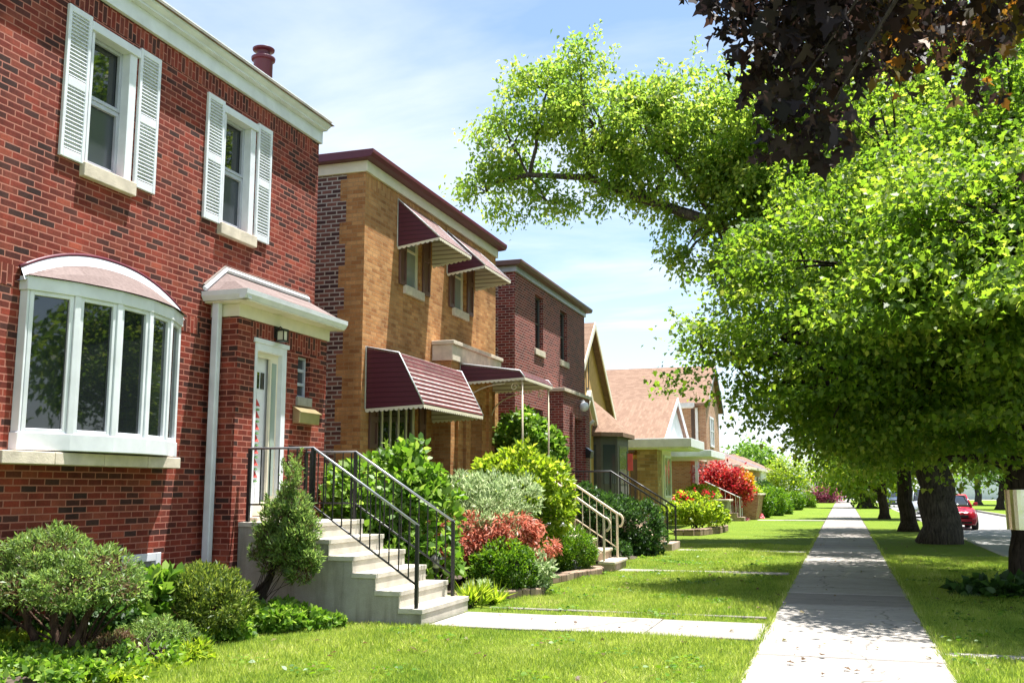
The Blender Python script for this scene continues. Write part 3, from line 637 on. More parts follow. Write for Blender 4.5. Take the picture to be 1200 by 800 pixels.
def awning(root, X, y0, y1, prof, zside, valance=0.06, name="awning"):
    """prof: (projection, z) from the wall outwards; slatted metal hood with scalloped valance"""
    a = MB(); pts = []
    for (p0, q0), (p1, q1) in zip(prof, prof[1:]):
        L = math.hypot(p1 - p0, q1 - q0); n = max(2, int(round(L / 0.1)))
        nx, nz = -(q1 - q0) / L, (p1 - p0) / L
        for i in range(n):
            t0, t1 = i / n, (i + 1) / n
            A = (p0 + (p1 - p0) * t0, q0 + (q1 - q0) * t0); B = (p0 + (p1 - p0) * t1, q0 + (q1 - q0) * t1)
            pts += [(A[0] + nx * 0.012, A[1] + nz * 0.012), (B[0] + nx * 0.012 - (p1 - p0) / L * 0.02, B[1] + nz * 0.012 - (q1 - q0) / L * 0.02), (B[0] - (p1 - p0) / L * 0.018, B[1] - (q1 - q0) / L * 0.018)]
    pts.append(prof[-1]); low = [(p - 0.0, q - 0.02) for p, q in reversed(prof)]
    ring = [(X + 0.004 + p, z) for p, z in pts] + [(X + 0.004 + p, z) for p, z in low]
    m = MB(); v = 0.0
    for (xa, za), (xb, zb) in zip(ring[:len(pts)], ring[1:len(pts)]): m.poly([(xa, y0, za), (xb, y0, zb), (xb, y1, zb), (xa, y1, za)])
    m.poly([(x, y0, z) for x, z in ring]); m.poly([(x, y1, z) for x, z in reversed(ring)])
    o = m.build(name, M["awning"], root)
    # V coordinate runs along the slope so that the pale highlight lines follow the slats
    uvd = o.data.uv_layers[0].data; acc = {}
    s = 0.0; prev = None
    for (x, z) in ring[:len(pts)]:
        if prev: s += math.hypot(x - prev[0], z - prev[1])
        acc[(round(x, 4), round(z, 4))] = s; prev = (x, z)
    o0 = origin_of(root)
    for p in o.data.polygons:
        for li, vi in zip(p.loop_indices, p.vertices):
            c = o.data.vertices[vi].co; kx = (round(c.x + o0.x, 4), round(c.z + o0.z, 4))
            if kx in acc: uvd[li].uv = (c.y + o0.y, acc[kx] * 0.1 / 0.106 + 0.012)
    u = MB(); ur = [(X + 0.004 + p, z - 0.024) for p, z in prof]
    for (xa, za), (xb, zb) in zip(ur, ur[1:]): u.poly([(xa, y0 + 0.01, za), (xa, y1 - 0.01, za), (xb, y1 - 0.01, zb), (xb, y0 + 0.01, zb)])
    u.build("underside", M["cream_slats"], o)
    for y, s in ((y0, -1), (y1, 1)):
        sd = MB(); top = [(X + 0.006 + p, z - 0.022) for p, z in prof] + [(X + 0.006, zside)]
        yy = y + s * 0.004; sd.poly([(x, yy, z) for x, z in (top if s < 0 else list(reversed(top)))])
        sp_ = sd.build("side_panel", M["awning_side"], o); sd = MB()
        for k_ in range(len(top) - 2): pass
        zz_ = zside; sd.poly([(x, yy - s * 0.006, z) for x, z in (list(reversed(top)) if s < 0 else top)]); sd.build("inner_lining", M["cream_slats"], o)
    va = MB(); zf = prof[-1][1]; xf = X + 0.004 + prof[-1][0]
    def scallop(P, Q):
        L = math.hypot(Q[0] - P[0], Q[1] - P[1]); n = max(2, int(L / 0.09)); pt = lambda t: (P[0] + (Q[0] - P[0]) * t, P[1] + (Q[1] - P[1]) * t, P[2] + (Q[2] - P[2]) * t)
        for i in range(n):
            q = [pt((i + j / 4) / n) for j in range(5)]; h = [valance * (0.55 + 0.45 * math.sin(math.pi * j / 4)) for j in range(5)]
            va.poly(q + [(q[j][0], q[j][1], q[j][2] - h[j]) for j in range(4, -1, -1)])
    scallop((xf + 0.006, y0 - 0.008, zf), (xf + 0.006, y1 + 0.008, zf)); scallop((X + 0.01, y0 - 0.008, zside), (xf + 0.004, y0 - 0.008, zf)); scallop((X + 0.01, y1 + 0.008, zside), (xf + 0.004, y1 + 0.008, zf))
    va.build("valance", M["cream"], o)
    tr = MB()
    for y in (y0 - 0.012, y1 + 0.012):
        tr.tube([(X + 0.012, y, zside)] + [(X + 0.012 + p, y, z + 0.012) for p, z in prof], 0.013, 6)
    tr.build("edge_trim", M["white_metal"], o, smooth=True)
    return o


t = NT("maroon_awning_side"); uvn = t.new("ShaderNodeUVMap").outputs[0]; spx = t.new("ShaderNodeSeparateXYZ"); t.link(uvn, spx.inputs[0])
mm = t.new("ShaderNodeMath", operation="MULTIPLY"); t.link(spx.outputs[1], mm.inputs[0]); mm.inputs[1].default_value = 1 / 0.085
ff = t.new("ShaderNodeMath", operation="FRACT"); t.link(mm.outputs[0], ff.inputs[0])
t.link(t.ramp(ff.outputs[0], [(0, (0.09, 0.018, 0.03)), (0.85, (0.09, 0.018, 0.03)), (0.87, (0.035, 0.006, 0.012)), (1, (0.035, 0.006, 0.012))], "CONSTANT"), t.b.inputs["Base Color"]); t.set(Roughness=0.45); t.bump(ff.outputs[0], 0.6, 0.01)
M["awning_side"] = t.m


def hip_roof(m, x0, x1, y0, y1, z, h, ridge_axis="x", over=0.3, th=0.12):
    x0 -= over; x1 += over; y0 -= over; y1 += over
    if ridge_axis == "x":
        r = (y1 - y0) / 2; A = (x0 + r, (y0 + y1) / 2, z + h); B = (x1 - r, (y0 + y1) / 2, z + h)
        m.poly([(x0, y0, z), (x1, y0, z), B, A]); m.poly([(x1, y1, z), (x0, y1, z), A, B]); m.poly([(x1, y0, z), (x1, y1, z), B]); m.poly([(x0, y1, z), (x0, y0, z), A])
    else:
        r = (x1 - x0) / 2; A = ((x0 + x1) / 2, y0 + r, z + h); B = ((x0 + x1) / 2, y1 - r, z + h)
        m.poly([(x0, y1, z), (x0, y0, z), A, B]); m.poly([(x1, y0, z), (x1, y1, z), B, A]); m.poly([(x0, y0, z), (x1, y0, z), A]); m.poly([(x1, y1, z), (x0, y1, z), B])
    m.poly([(x0, y0, z - 0.001), (x0, y1, z - 0.001), (x1, y1, z - 0.001), (x1, y0, z - 0.001)])


def railing(name, label, y, path, step, top_m, bar_m, base_z, group, rail_r=0.016, scroll=False):
    """path: top-rail corners (x, z) from the foot of the stairs inwards; base_z(x) is what the posts stand on"""
    x0, z0 = path[0]; root = thing(name, (x0, y, base_z(x0)), label, "railing", group)
    h = MB(); pts = [(x, y, z) for x, z in path]
    if scroll:
        cx, cz, r = x0 + 0.0, z0 - 0.13, 0.13
        pts = [(cx + r * math.sin(a) * 0.8, y, cz + r * math.cos(a)) for a in np.linspace(2.9, 0.25, 7)] + pts
    h.tube(pts, rail_r, 8); h.build("handrail", M[top_m], root, smooth=True)
    b = MB(); low = [(x, y, z - (0.70 if i else 0.70)) for i, (x, z) in enumerate(path)]
    b.tube(low, 0.013, 6); b.build("bottom_rail", M[bar_m], root, smooth=True)
    def top_at(x):
        for (xa, za), (xb, zb) in zip(path, path[1:]):
            if xb <= x <= xa: return za + (zb - za) * (xa - x) / (xa - xb)
        return path[-1][1]
    for x in [x0 - 0.02] + [p[0] for p in path[1:]]:
        MB().box(x - 0.02, x + 0.02, y - 0.02, y + 0.02, base_z(x), top_at(x)).build("post", M[bar_m], root)
    x = x0 - step; xe = path[-1][0]
    proto = None; L = 0.70
    while x > xe + 0.05:
        zt = top_at(x)
        if proto is None:
            proto = MB().box(x - 0.0065, x + 0.0065, y - 0.0065, y + 0.0065, zt - L, zt).build("baluster", M[bar_m], root); px, pz = x, zt
        else:
            c = proto.copy(); COL.objects.link(c); c.parent = root; c.location = (x - px, 0, zt - pz)
        x -= step
    return root


# ------------------------------------------------------------------ house 1: red brick, bow window, white trim
H1X = -7.65; HY0, HY1 = 5.2, 13.5
h1 = thing("brick_house", (H1X, 9.5, 0), "red brick two-storey house with white shuttered windows and a white bow window", "house")
holes = [(8.42, 9.20, 5.08, 6.64), (10.93, 11.72, 5.06, 6.62), (9.40, 10.08, 0.38, 0.86)]
b = MB(); b.facade(H1X, HY0, HY1, 0, 7.02, holes, 0.14)
xb = -17.5
b.poly([(xb, HY0, 0), (H1X, HY0, 0), (H1X, HY0, 7.02), (xb, HY0, 7.02)]); b.poly([(H1X, HY1, 0), (xb, HY1, 0), (xb, HY1, 7.02), (H1X, HY1, 7.02)])
b.poly([(xb, HY1, 0), (xb, HY0, 0), (xb, HY0, 7.02), (xb, HY1, 7.02)])
b.build("wall", M["brick_red"], h1)
s = MB(); s.swap = True
s.box(H1X - 0.05, H1X + 0.004, HY0, HY1 - 0.22, 6.76, 6.98)
s.box(H1X - 0.05, H1X + 0.004, 6.9, 7.62, 3.56, 3.77); s.box(H1X - 0.05, H1X + 0.004, 10.24, 10.62, 3.52, 3.73)
s.build("soldier_course", M["brick_red"], h1)
f = MB(); f.box(H1X - 0.02, H1X + 0.05, HY0 - 0.2, HY1 + 0.03, 7.0, 7.2); f.box(H1X - 0.3, H1X + 0.13, HY0 - 0.2, HY1 + 0.03, 7.2, 7.225)
fa = f.build("fascia", M["white"], h1, bevel=0.006)
gp = [(H1X + 0.05, 7.226), (H1X + 0.12, 7.226), (H1X + 0.18, 7.27), (H1X + 0.19, 7.34), (H1X + 0.205, 7.34), (H1X + 0.205, 7.36), (H1X + 0.05, 7.36)]
MB().prism(gp, "y", HY0 - 0.2, HY1 + 0.05).build("gutter", M["white_metal"], h1, bevel=0.004)
r = MB(); hip_roof(r, xb, H1X + 0.12, HY0, HY1, 7.3, 0.9, over=0.1); r.build("roof", M["shingle_brown"], h1)
fl = MB(); fl.lathe((-8.5, 13.15, 7.35), [(0.15, 0), (0.15, 1.0), (0.185, 1.005), (0.19, 1.05), (0.15, 1.06), (0.10, 1.09), (0.10, 1.16), (0.17, 1.17), (0.175, 1.20), (0.04, 1.23)], 24)
fl.build("flue_pipe", M["maroon"], h1, smooth=True, bevel=0.004)
for (ya, yb, za, zb), (s0, s1), (s2, s3) in (((8.42, 9.20, 5.08, 6.64), (8.06, 8.41), (9.22, 9.59)), ((10.93, 11.72, 5.06, 6.62), (10.55, 10.92), (11.74, 12.10))):
    fr = window(h1, H1X, ya + 0.02, yb - 0.02, za, zb, 0.10, 0.05, "white", "glass", rails=(za + 0.78,), lower="glass_screen", sill=(0.07, 0.05, 0.16))
    j = MB(); j.box(H1X - 0.095, H1X + 0.02, yb - 0.14, yb - 0.02, za + 0.002, zb - 0.05); j.box(H1X - 0.095, H1X + 0.02, ya + 0.02, ya + 0.06, za + 0.002, zb - 0.05); j.box(H1X - 0.09, H1X + 0.045, ya - 0.01, yb + 0.01, zb - 0.05, zb + 0.05)
    j.build("casing", M["white"], fr, bevel=0.006)
    sa = MB(); xg = H1X - 0.10
    for a, c in ((za + 0.05, za + 0.78), (za + 0.80, zb - 0.05)):
        sa.box(xg - 0.03, xg + 0.012, ya + 0.06, ya + 0.105, a, c); sa.box(xg - 0.03, xg + 0.012, yb - 0.185, yb - 0.14, a, c); sa.box(xg - 0.03, xg + 0.01, ya + 0.105, yb - 0.185, c - 0.04, c); sa.box(xg - 0.03, xg + 0.01, ya + 0.105, yb - 0.185, a, a + 0.04)
    sa.build("sash", M["grey_frame"], fr, bevel=0.003, seg=1)
    shutter(h1, H1X, s0, s1, za - 0.03, zb + 0.09); shutter(h1, H1X, s2, s3, za - 0.03, zb + 0.09)
window(h1, H1X, 9.40, 10.08, 0.38, 0.86, 0.02, 0.09, "white", "glass_light", name="cellar_window", proud=0.03)

# bow window
BY0, BY1, BZ0, BZ1 = 7.70, 10.13, 1.97, 3.68
chord = BY1 - BY0; sag = 0.33; Rb = (chord * chord / 4 + sag * sag) / (2 * sag); yc = (BY0 + BY1) / 2; xc = H1X + sag - Rb; half = math.asin(chord / 2 / Rb)
base_off = 0.08
def bow(t, off=0.0): a = -half + 2 * half * t; return (xc + base_off + (Rb + off) * math.cos(a), yc + (Rb + off) * math.sin(a))
segs = [bow(i / 5) for i in range(6)]
def bow_band(m, z0, z1, off, back=-0.05):
    P = [bow(i / 5, off) for i in range(6)]
    ring = [(H1X + 0.002, P[0][1])] + P + [(H1X + 0.002, P[-1][1])]
    m.prism(ring, "z", z0, z1)
bm = MB(); bow_band(bm, BZ0, BZ0 + 0.17, 0.03); bow_band(bm, BZ1 - 0.14, BZ1, 0.035)
for (x, y) in segs[1:-1]:
    a = math.atan2(y - yc, x - xc - base_off); c, s_ = math.cos(a), math.sin(a); hw = 0.034
    q = [(x + c * d - s_ * e, y + s_ * d + c * e) for d, e in ((0.025, -hw), (0.025, hw), (-0.06, hw), (-0.06, -hw))]
    bm.prism(q, "z", BZ0 + 0.17, BZ1 - 0.14)
for k_, (x, y) in ((0, segs[0]), (5, segs[5])): bm.box(H1X + 0.002, x + 0.02, y - 0.03 if k_ else y, y if k_ else y + 0.03, BZ0 + 0.17, BZ1 - 0.14)
bw = bm.build("bow_window", M["white"], h1, bevel=0.006)
for i in range(5):
    (xa, ya), (xb_, yb_) = segs[i], segs[i + 1]; d = np.array([xb_ - xa, yb_ - ya]); L = np.linalg.norm(d); d /= L; nrm = np.array([d[1], -d[0]])
    if nrm[0] < 0: nrm = -nrm
    def P3(s, z, o): q = np.array([xa, ya]) + d * s + nrm * o; return (q[0], q[1], z)
    z0, z1 = BZ0 + 0.17, BZ1 - 0.14; w_ = 0.042; sf = MB()
    def bar(s0, s1, a, c, o0=-0.05, o1=0.012):
        sf.mesh([P3(s0, a, o0), P3(s1, a, o0), P3(s1, c, o0), P3(s0, c, o0), P3(s0, a, o1), P3(s1, a, o1), P3(s1, c, o1), P3(s0, c, o1)], [(3, 2, 1, 0), (4, 5, 6, 7), (0, 1, 5, 4), (1, 2, 6, 5), (2, 3, 7, 6), (3, 0, 4, 7)])
    e0 = 0.036; bar(e0, e0 + w_, z0, z1); bar(L - e0 - w_, L - e0, z0, z1); bar(e0 + w_, L - e0 - w_, z0, z0 + w_); bar(e0 + w_, L - e0 - w_, z1 - w_, z1)
    sf.build("sash", M["white"], bw, bevel=0.004, seg=1)
    pn = MB(); aa = e0 + w_
    pn.mesh([P3(aa, z0 + w_, -0.02), P3(L - aa, z0 + w_, -0.02), P3(L - aa, z1 - w_, -0.02), P3(aa, z1 - w_, -0.02), P3(aa, z0 + w_, -0.032), P3(L - aa, z0 + w_, -0.032), P3(L - aa, z1 - w_, -0.032), P3(aa, z1 - w_, -0.032)], [(0, 1, 2, 3), (7, 6, 5, 4), (0, 4, 5, 1), (1, 5, 6, 2), (2, 6, 7, 3), (3, 7, 4, 0)])
    pn.build("pane", M["glass"], bw)
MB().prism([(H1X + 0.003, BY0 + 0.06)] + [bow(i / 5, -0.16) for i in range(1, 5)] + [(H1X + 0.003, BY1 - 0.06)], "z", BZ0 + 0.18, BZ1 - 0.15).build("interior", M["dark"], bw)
# its little shingled roof against an arched flashing
arch = [(yc + chord / 2 * math.cos(a) * 1.03, BZ1 + 0.02 + 0.37 * math.sin(a)) for a in np.linspace(0, math.pi, 13)]
fl = MB(); N_ = 24; up_ = []
for i in range(N_ + 1):
    tt = i / N_; yy = BY0 - 0.05 + (chord + 0.1) * tt; up_.append((yy, BZ1 + 0.05 + 0.33 * (1 - abs(2 * tt - 1) ** 2.2)))
fb = MB()
for (ya, za), (yb_, zb) in zip(up_, up_[1:]):
    fb.mesh([(H1X + 0.003, ya, za - 0.10), (H1X + 0.003, yb_, zb - 0.10), (H1X + 0.10, yb_, zb - 0.10), (H1X + 0.10, ya, za - 0.10), (H1X + 0.003, ya, za + 0.03), (H1X + 0.003, yb_, zb + 0.03), (H1X + 0.04, yb_, zb + 0.03), (H1X + 0.04, ya, za + 0.03)],
            [(4, 5, 6, 7), (7, 6, 2, 3), (0, 3, 2, 1)])
fb.build("flashing", M["white_metal"], bw)
cp = MB(); cp.tube([(H1X + 0.03, y, z + 0.035) for y, z in up_], 0.022, 6); cp.build("flashing_cap", M["maroon"], bw, smooth=True)
rf = MB()
for i in range(N_):
    (ya, za), (yb_, zb) = up_[i], up_[i + 1]; A = bow(min(1, max(0, i / N_)), 0.06); B = bow((i + 1) / N_, 0.06)
    rf.poly([(A[0], A[1], BZ1 + 0.002), (B[0], B[1], BZ1 + 0.002), (H1X + 0.06, yb_, zb - 0.06), (H1X + 0.06, ya, za - 0.06)])
rf.build("roof", M["shingle_pink"], bw, smooth=True)
sm = MB()
for a_, b__ in ((7.34, 8.0), (8.005, 8.7), (8.705, 9.4), (9.405, 9.98)): sm.box(H1X - 0.03, H1X + 0.29, a_, b__, 1.83, 1.955)
sm.build("stone_sill", M["limestone"], h1, bevel=0.008)

# entrance vestibule of house 1
VX, VY0, VY1, VZ = -7.25, 10.88, 13.2, 3.78
vh = [(11.28, 12.06, 1.22, 3.50), (12.38, 12.72, 2.88, 3.46)]
v = MB(); v.facade(VX, VY0, VY1, 0.0, VZ, vh, 0.11)
v.poly([(H1X, VY0, 0), (VX, VY0, 0), (VX, VY0, VZ), (H1X, VY0, VZ)]); v.poly([(VX, VY1, 0), (H1X, VY1, 0), (H1X, VY1, VZ), (VX, VY1, VZ)])
ve = v.build("vestibule", M["brick_red"], h1)
s = MB(); s.swap = True; s.box(VX - 0.03, VX + 0.004, VY0 + 0.28, VY1 - 0.2, 3.52, 3.76); s.build("soldier_course", M["brick_red"], ve)
EX = VX + 0.24
fb = MB(); fb.box(H1X, VX + 0.03, VY0 - 0.03, VY1 + 0.03, 3.78, 3.94); fb.box(H1X + 0.004, EX, VY0 - 0.18, VY1 + 0.1, 3.94, 3.96); fb.build("fascia", M["cream"], ve, bevel=0.005)
def gut(axis, a, b_, base, sgn):
    pr = [(0.0, 3.962), (0.07, 3.962), (0.11, 4.02), (0.115, 4.08), (0.0, 4.08)]
    return MB().prism([(base + sgn * p, z) for p, z in pr], axis, a, b_)
gm = gut("y", VY0 - 0.26, VY1 + 0.12, EX - 0.07, 1); g2 = gut("x", H1X + 0.004, EX + 0.03, VY0 - 0.14, -1)
gm.mesh(g2.v, g2.f); gm.build("gutter", M["white_metal"], ve)
rr = MB(); zt, ze = 4.42, 4.07; ya, yb = VY0 - 0.24, VY1 + 0.11
tl, tr_ = (H1X + 0.02, VY0 + 0.22, zt), (H1X + 0.02, VY1 + 0.05, zt)
rr.poly([(EX, ya, ze), (EX, yb, ze), tr_, tl]); rr.poly([(H1X + 0.02, ya, ze), (EX, ya, ze), tl]); rr.poly([(EX, yb, ze), (H1X + 0.02, yb, ze), tr_]); rr.build("roof", M["shingle_pink"], ve)
fc = MB(); fc.tube([(H1X + 0.03, ya + 0.02, ze + 0.05), (H1X + 0.03, tl[1], zt + 0.03), (H1X + 0.03, tr_[1], zt + 0.03), (H1X + 0.03, yb - 0.02, ze + 0.05)], 0.035, 6); fc.build("flashing", M["white_metal"], ve)
fc = MB(); fc.tube([(H1X + 0.015, ya + 0.02, ze + 0.1), (H1X + 0.015, tl[1], zt + 0.075), (H1X + 0.015, tr_[1], zt + 0.075), (H1X + 0.015, yb - 0.02, ze + 0.1)], 0.018, 6); fc.build("flashing_cap", M["roof_felt"], ve)
dp = MB(); dp.box(-7.56, -7.46, 10.74, 10.83, 0.30, 3.95); dp.build("downspout", M["white_metal"], h1, bevel=0.012)
# door
dx = VX - 0.075
m = MB(); m.box(dx - 0.03, VX + 0.012, 11.28, 11.335, 1.22, 3.50); m.box(dx - 0.03, VX + 0.012, 11.95, 12.06, 1.22, 3.50); m.box(dx - 0.03, VX + 0.012, 11.335, 11.95, 3.40, 3.50); m.box(VX - 0.05, VX + 0.03, 11.24, 12.10, 3.50, 3.56)
df = m.build("door_frame", M["white"], ve, bevel=0.005)
dr = MB(); dr.box(dx - 0.10, dx - 0.06, 11.335, 11.95, 1.24, 3.40)
for a, c in ((1.40, 1.95), (2.05, 2.72)):
    for p, q in ((11.42, 11.56), (11.6, 11.73)): dr.box(dx - 0.061, dx - 0.052, p, q, a, c)
door = dr.build("door", M["white"], ve, bevel=0.004)
lt = MB()
for p in (11.40, 11.52, 11.64): lt.box(dx - 0.058, dx - 0.05, p, p + 0.085, 2.92, 3.14)
lt.build("door_light", M["glass"], door)
st = MB(); st.box(dx - 0.02, dx + 0.02, 11.76, 11.95, 1.24, 3.40); st.box(dx - 0.02, dx + 0.02, 11.335, 11.76, 3.33, 3.40); st.box(dx - 0.02, dx + 0.02, 11.335, 11.76, 1.24, 1.42); st.build("storm_door", M["cream"], ve, bevel=0.004)
MB().box(dx + 0.0215, dx + 0.026, 11.79, 11.90, 1.5, 3.28).build("glass_strip", M["clear_pane"], ve)
kn = MB(); kn.lathe((dx + 0.05, 11.35, 2.02), [(0.006, -0.05), (0.02, -0.03), (0.02, 0.03), (0.006, 0.05)], 8); kn.build("door_handle", M["black_iron"], door, smooth=True)
MB().box(VX, VX + 0.14, 11.26, 12.08, 1.172, 1.235).build("threshold", M["limestone"], ve, bevel=0.008)
window(ve, VX, 12.38, 12.72, 2.88, 3.46, 0.07, 0.03, "grey_frame", "glass_screen", rails=(3.07, 3.27), sill=(0.04, 0.03, 0.13), sillmat="concrete", name="vestibule_window")
mb = MB(); mb.prism([(VX + 0.003, 2.50), (VX + 0.12, 2.50), (VX + 0.13, 2.66), (VX + 0.003, 2.74)], "y", 12.27, 12.82); mbx = mb.build("letter_box", M["brass"], ve, bevel=0.008)
MB().prism([(VX + 0.004, 2.745), (VX + 0.15, 2.655), (VX + 0.15, 2.645), (VX + 0.004, 2.735)], "y", 12.25, 12.84).build("lid", M["brass"], mbx)
lb = MB(); lb.box(VX + 0.003, VX + 0.02, 11.72, 11.80, 3.62, 3.78); lb.tube([(VX + 0.02, 11.76, 3.74), (VX + 0.08, 11.76, 3.77), (VX + 0.11, 11.76, 3.74)], 0.01, 6)
for yy in (11.70, 11.81):
    for xx in (VX + 0.06, VX + 0.165): lb.box(xx - 0.006, xx + 0.006, yy - 0.006, yy + 0.006, 3.58, 3.71)
lb.box(VX + 0.05, VX + 0.175, 11.69, 11.82, 3.71, 3.735); lb.box(VX + 0.05, VX + 0.175, 11.69, 11.82, 3.565, 3.582)
wl = lb.build("wall_lamp", M["black_iron"], ve); MB().box(VX + 0.068, VX + 0.157, 11.71, 11.80, 3.583, 3.708).build("lamp_glass", M["lamp_glass"], wl)

# hanging door ornament
orn = thing("door_ornament", (dx + 0.03, 11.43, 2.9), "string of small red and white felt cones hanging down the white front door", "ornament")
cd_ = MB(); cd_.tube([(dx + 0.03, 11.43, 2.86), (dx + 0.03, 11.43, 1.62)], 0.004, 5); cd_.build("cord", M["white"], orn)
for i in range(7):
    zc = 2.64 - i * 0.155
    o = MB().lathe((dx + 0.03, 11.43, zc), [(0.048, 0.03), (0.03, 0.07), (0.004, 0.125)], 10).build("red_hat", M["ornament_red"], orn)
    MB().lathe((dx + 0.03, 11.43, zc), [(0.02, -0.012), (0.04, 0.0), (0.044, 0.028)], 10).build("white_beard", M["white"], orn)
    MB().lathe((dx + 0.03, 11.43, zc), [(0.03, -0.028), (0.046, -0.022), (0.042, -0.008)], 10).build("green_hem", M["ornament_green"], orn)

# stoop of house 1
fr_ = [-4.74, -5.03, -5.34, -5.65, -5.97, -6.28]; RZ = 0.195; SY0, SY1 = 11.03, 12.57
stp = thing("concrete_steps", (-4.74, 11.8, 0), "pale concrete front steps climbing to the white front door", "steps")
pr = [(VX - 0.02, -0.05), (fr_[0], -0.05)]
for i, x in enumerate(fr_): pr += [(x, RZ * (i + 1) - 0.03 if False else RZ * i), (x, RZ * (i + 1))]
pr = [(VX + 0.006, -0.05), (fr_[0], -0.05), (fr_[0], RZ)]
for i, x in enumerate(fr_[1:]): pr += [(x, RZ * (i + 1)), (x, RZ * (i + 2))]
pr += [(VX + 0.006, RZ * 6)]
MB().prism(pr, "y", SY0 + 0.015, SY1 - 0.015).build("stair_body", M["concrete"], stp, bevel=0.006)
nz = MB()
for i, x in enumerate(fr_):
    xb2 = fr_[i + 1] if i < 5 else VX + 0.008
    nz.box(xb2 - 0.0 + 0.001, x + 0.022, SY0, SY1, RZ * (i + 1) - 0.045, RZ * (i + 1) + 0.012)
    nz.box(x + 0.001, x + 0.010, SY0 + 0.006, SY1 - 0.006, RZ * i + 0.0125, RZ * (i + 1) - 0.0455)
nz.build("tread", M["pavement_plain"] if "pavement_plain" in M else M["concrete"], stp, bevel=0.008)
def bz1(x):
    for i, xx in enumerate(fr_[1:]):
        if x > xx: return RZ * (i + 1)
    return RZ * 6
railing("stair_railing", "black iron stair railing on the near side of the concrete steps", 11.09, [(-4.80, 1.16), (-6.24, 2.10), (-7.14, 2.10)], 0.128, "steel_rail", "black_iron", bz1, "stair railings")
railing("stair_railing", "black iron stair railing on the far side of the concrete steps, among the leafy bush", 12.50, [(-4.90, 1.16), (-6.37, 2.10), (-7.14, 2.10)], 0.128, "steel_rail", "black_iron", bz1, "stair railings")

# ------------------------------------------------------------------ house 2: yellow brick with maroon awnings
X2 = -7.75; A0, A1 = 15.35, 22.35
h2 = thing("brick_house", (X2, 18.8, 0), "yellow brick two-storey house with striped maroon metal awnings", "house")
V2, VY20, VY21 = -7.35, 18.5, 21.4
holes = [(17.1, 17.82, 5.42, 6.95), (19.62, 20.32, 5.42, 6.95), (16.0, 17.75, 2.26, 3.35)]
b = MB(); b.facade(X2, A0, A1, 0, 7.12, holes, 0.13); b.poly([(X2, A1, 0), (-17.5, A1, 0), (-17.5, A1, 7.12), (X2, A1, 7.12)])
b.poly([(-8.12, A0, 0), (X2, A0, 0), (X2, A0, 7.12), (-8.12, A0, 7.12)])
q = 0
z = 0.0
while z < 7.1:
    wq = 0.12 if q % 2 else 0.0
    if wq: b.poly([(-8.12 - wq, A0 - 0.003, z), (-8.11, A0 - 0.003, z), (-8.11, A0 - 0.003, min(7.12, z + 0.39)), (-8.12 - wq, A0 - 0.003, min(7.12, z + 0.39))])
    z += 0.39; q += 1
b.build("wall", M["brick_yellow"], h2)
b = MB(); b.poly([(-17.5, A0 + 0.0, 0), (-8.12, A0 + 0.0, 0), (-8.12, A0, 7.12), (-17.5, A0, 7.12)]); b.poly([(-17.5, A1, 0), (-17.5, A0, 0), (-17.5, A0, 7.12), (-17.5, A1, 7.12)])
b.build("side_wall", M["brick_common"], h2)
f = MB(); f.box(-17.5, X2 + 0.05, A0 - 0.05, A1 + 0.05, 7.12, 7.32); f.build("fascia", M["cream"], h2, bevel=0.006)
f = MB(); f.prism([(X2 + 0.052, 7.322), (X2 + 0.19, 7.335), (X2 + 0.23, 7.40), (X2 + 0.23, 7.47), (-17.6, 7.47), (-17.6, 7.322)], "y", A0 - 0.2, A1 + 0.2); f.build("cornice", M["maroon"], h2, bevel=0.008)
r = MB(); hip_roof(r, -17.4, X2, A0, A1, 7.475, 0.5, over=0.1); r.build("roof", M["shingle_brown"], h2)
s = MB(); s.swap = True; s.box(X2 - 0.04, X2 + 0.004, A0 + 0.1, A1 - 0.1, 6.88, 7.1); s.build("soldier_course", M["brick_yellow"], h2)
for (ya, yb, za, zb) in holes[:2]:
    window(h2, X2, ya, yb, za, zb, 0.06, 0.06, "cream", "glass_light", rails=(za + 0.75,), sill=(0.06, 0.10, 0.17))
    shutter(h2, X2, ya - 0.32, ya - 0.02, za - 0.02, zb - 0.1, "brown_shutter", False); shutter(h2, X2, yb + 0.06, yb + 0.42, za - 0.02, zb - 0.1, "brown_shutter", False)
window(h2, X2, 16.0, 17.75, 2.26, 3.35, 0.05, 0.06, "cream", "glass", muntins=(16.35, 16.7, 17.05, 17.4), sill=(0.08, 0.12, 0.17))
shutter(h2, X2, 15.65, 15.97, 2.28, 3.3, "brown_shutter", False); shutter(h2, X2, 17.8, 18.12, 2.28, 3.3, "brown_shutter", False)
awning(h2, X2, 16.7, 18.38, [(0, 7.0), (0.85, 6.20)], 6.08)
awning(h2, X2, 19.2, 20.9, [(0, 7.0), (0.85, 6.20)], 6.08)
awning(h2, X2, 15.5, 18.45, [(0, 4.02), (0.62, 3.89), (1.09, 3.0)], 2.95, 0.07)
vh = [(19.62, 20.32, 1.22, 3.38)]
v = MB(); v.facade(V2, VY20, VY21, 0, 4.14, vh, 0.35); v.poly([(X2, VY20, 0), (V2, VY20, 0), (V2, VY20, 4.14), (X2, VY20, 4.14)]); v.poly([(V2, VY21, 0), (X2, VY21, 0), (X2, VY21, 4.14), (V2, VY21, 4.14)])
for yy in (18.75, 19.2, 20.6, 21.0): v.box(V2, V2 + 0.06, yy, yy + 0.18, 0.3, 3.9)
ve2 = v.build("vestibule", M["brick_yellow"], h2)
f = MB(); f.box(X2 + 0.004, V2 + 0.05, VY20 - 0.06, VY21 + 0.06, 4.14, 4.46); f.box(X2 + 0.004, V2 + 0.09, VY20 - 0.1, VY21 + 0.1, 4.46, 4.54); f.build("stone_cap", M["limestone"], ve2, bevel=0.01)
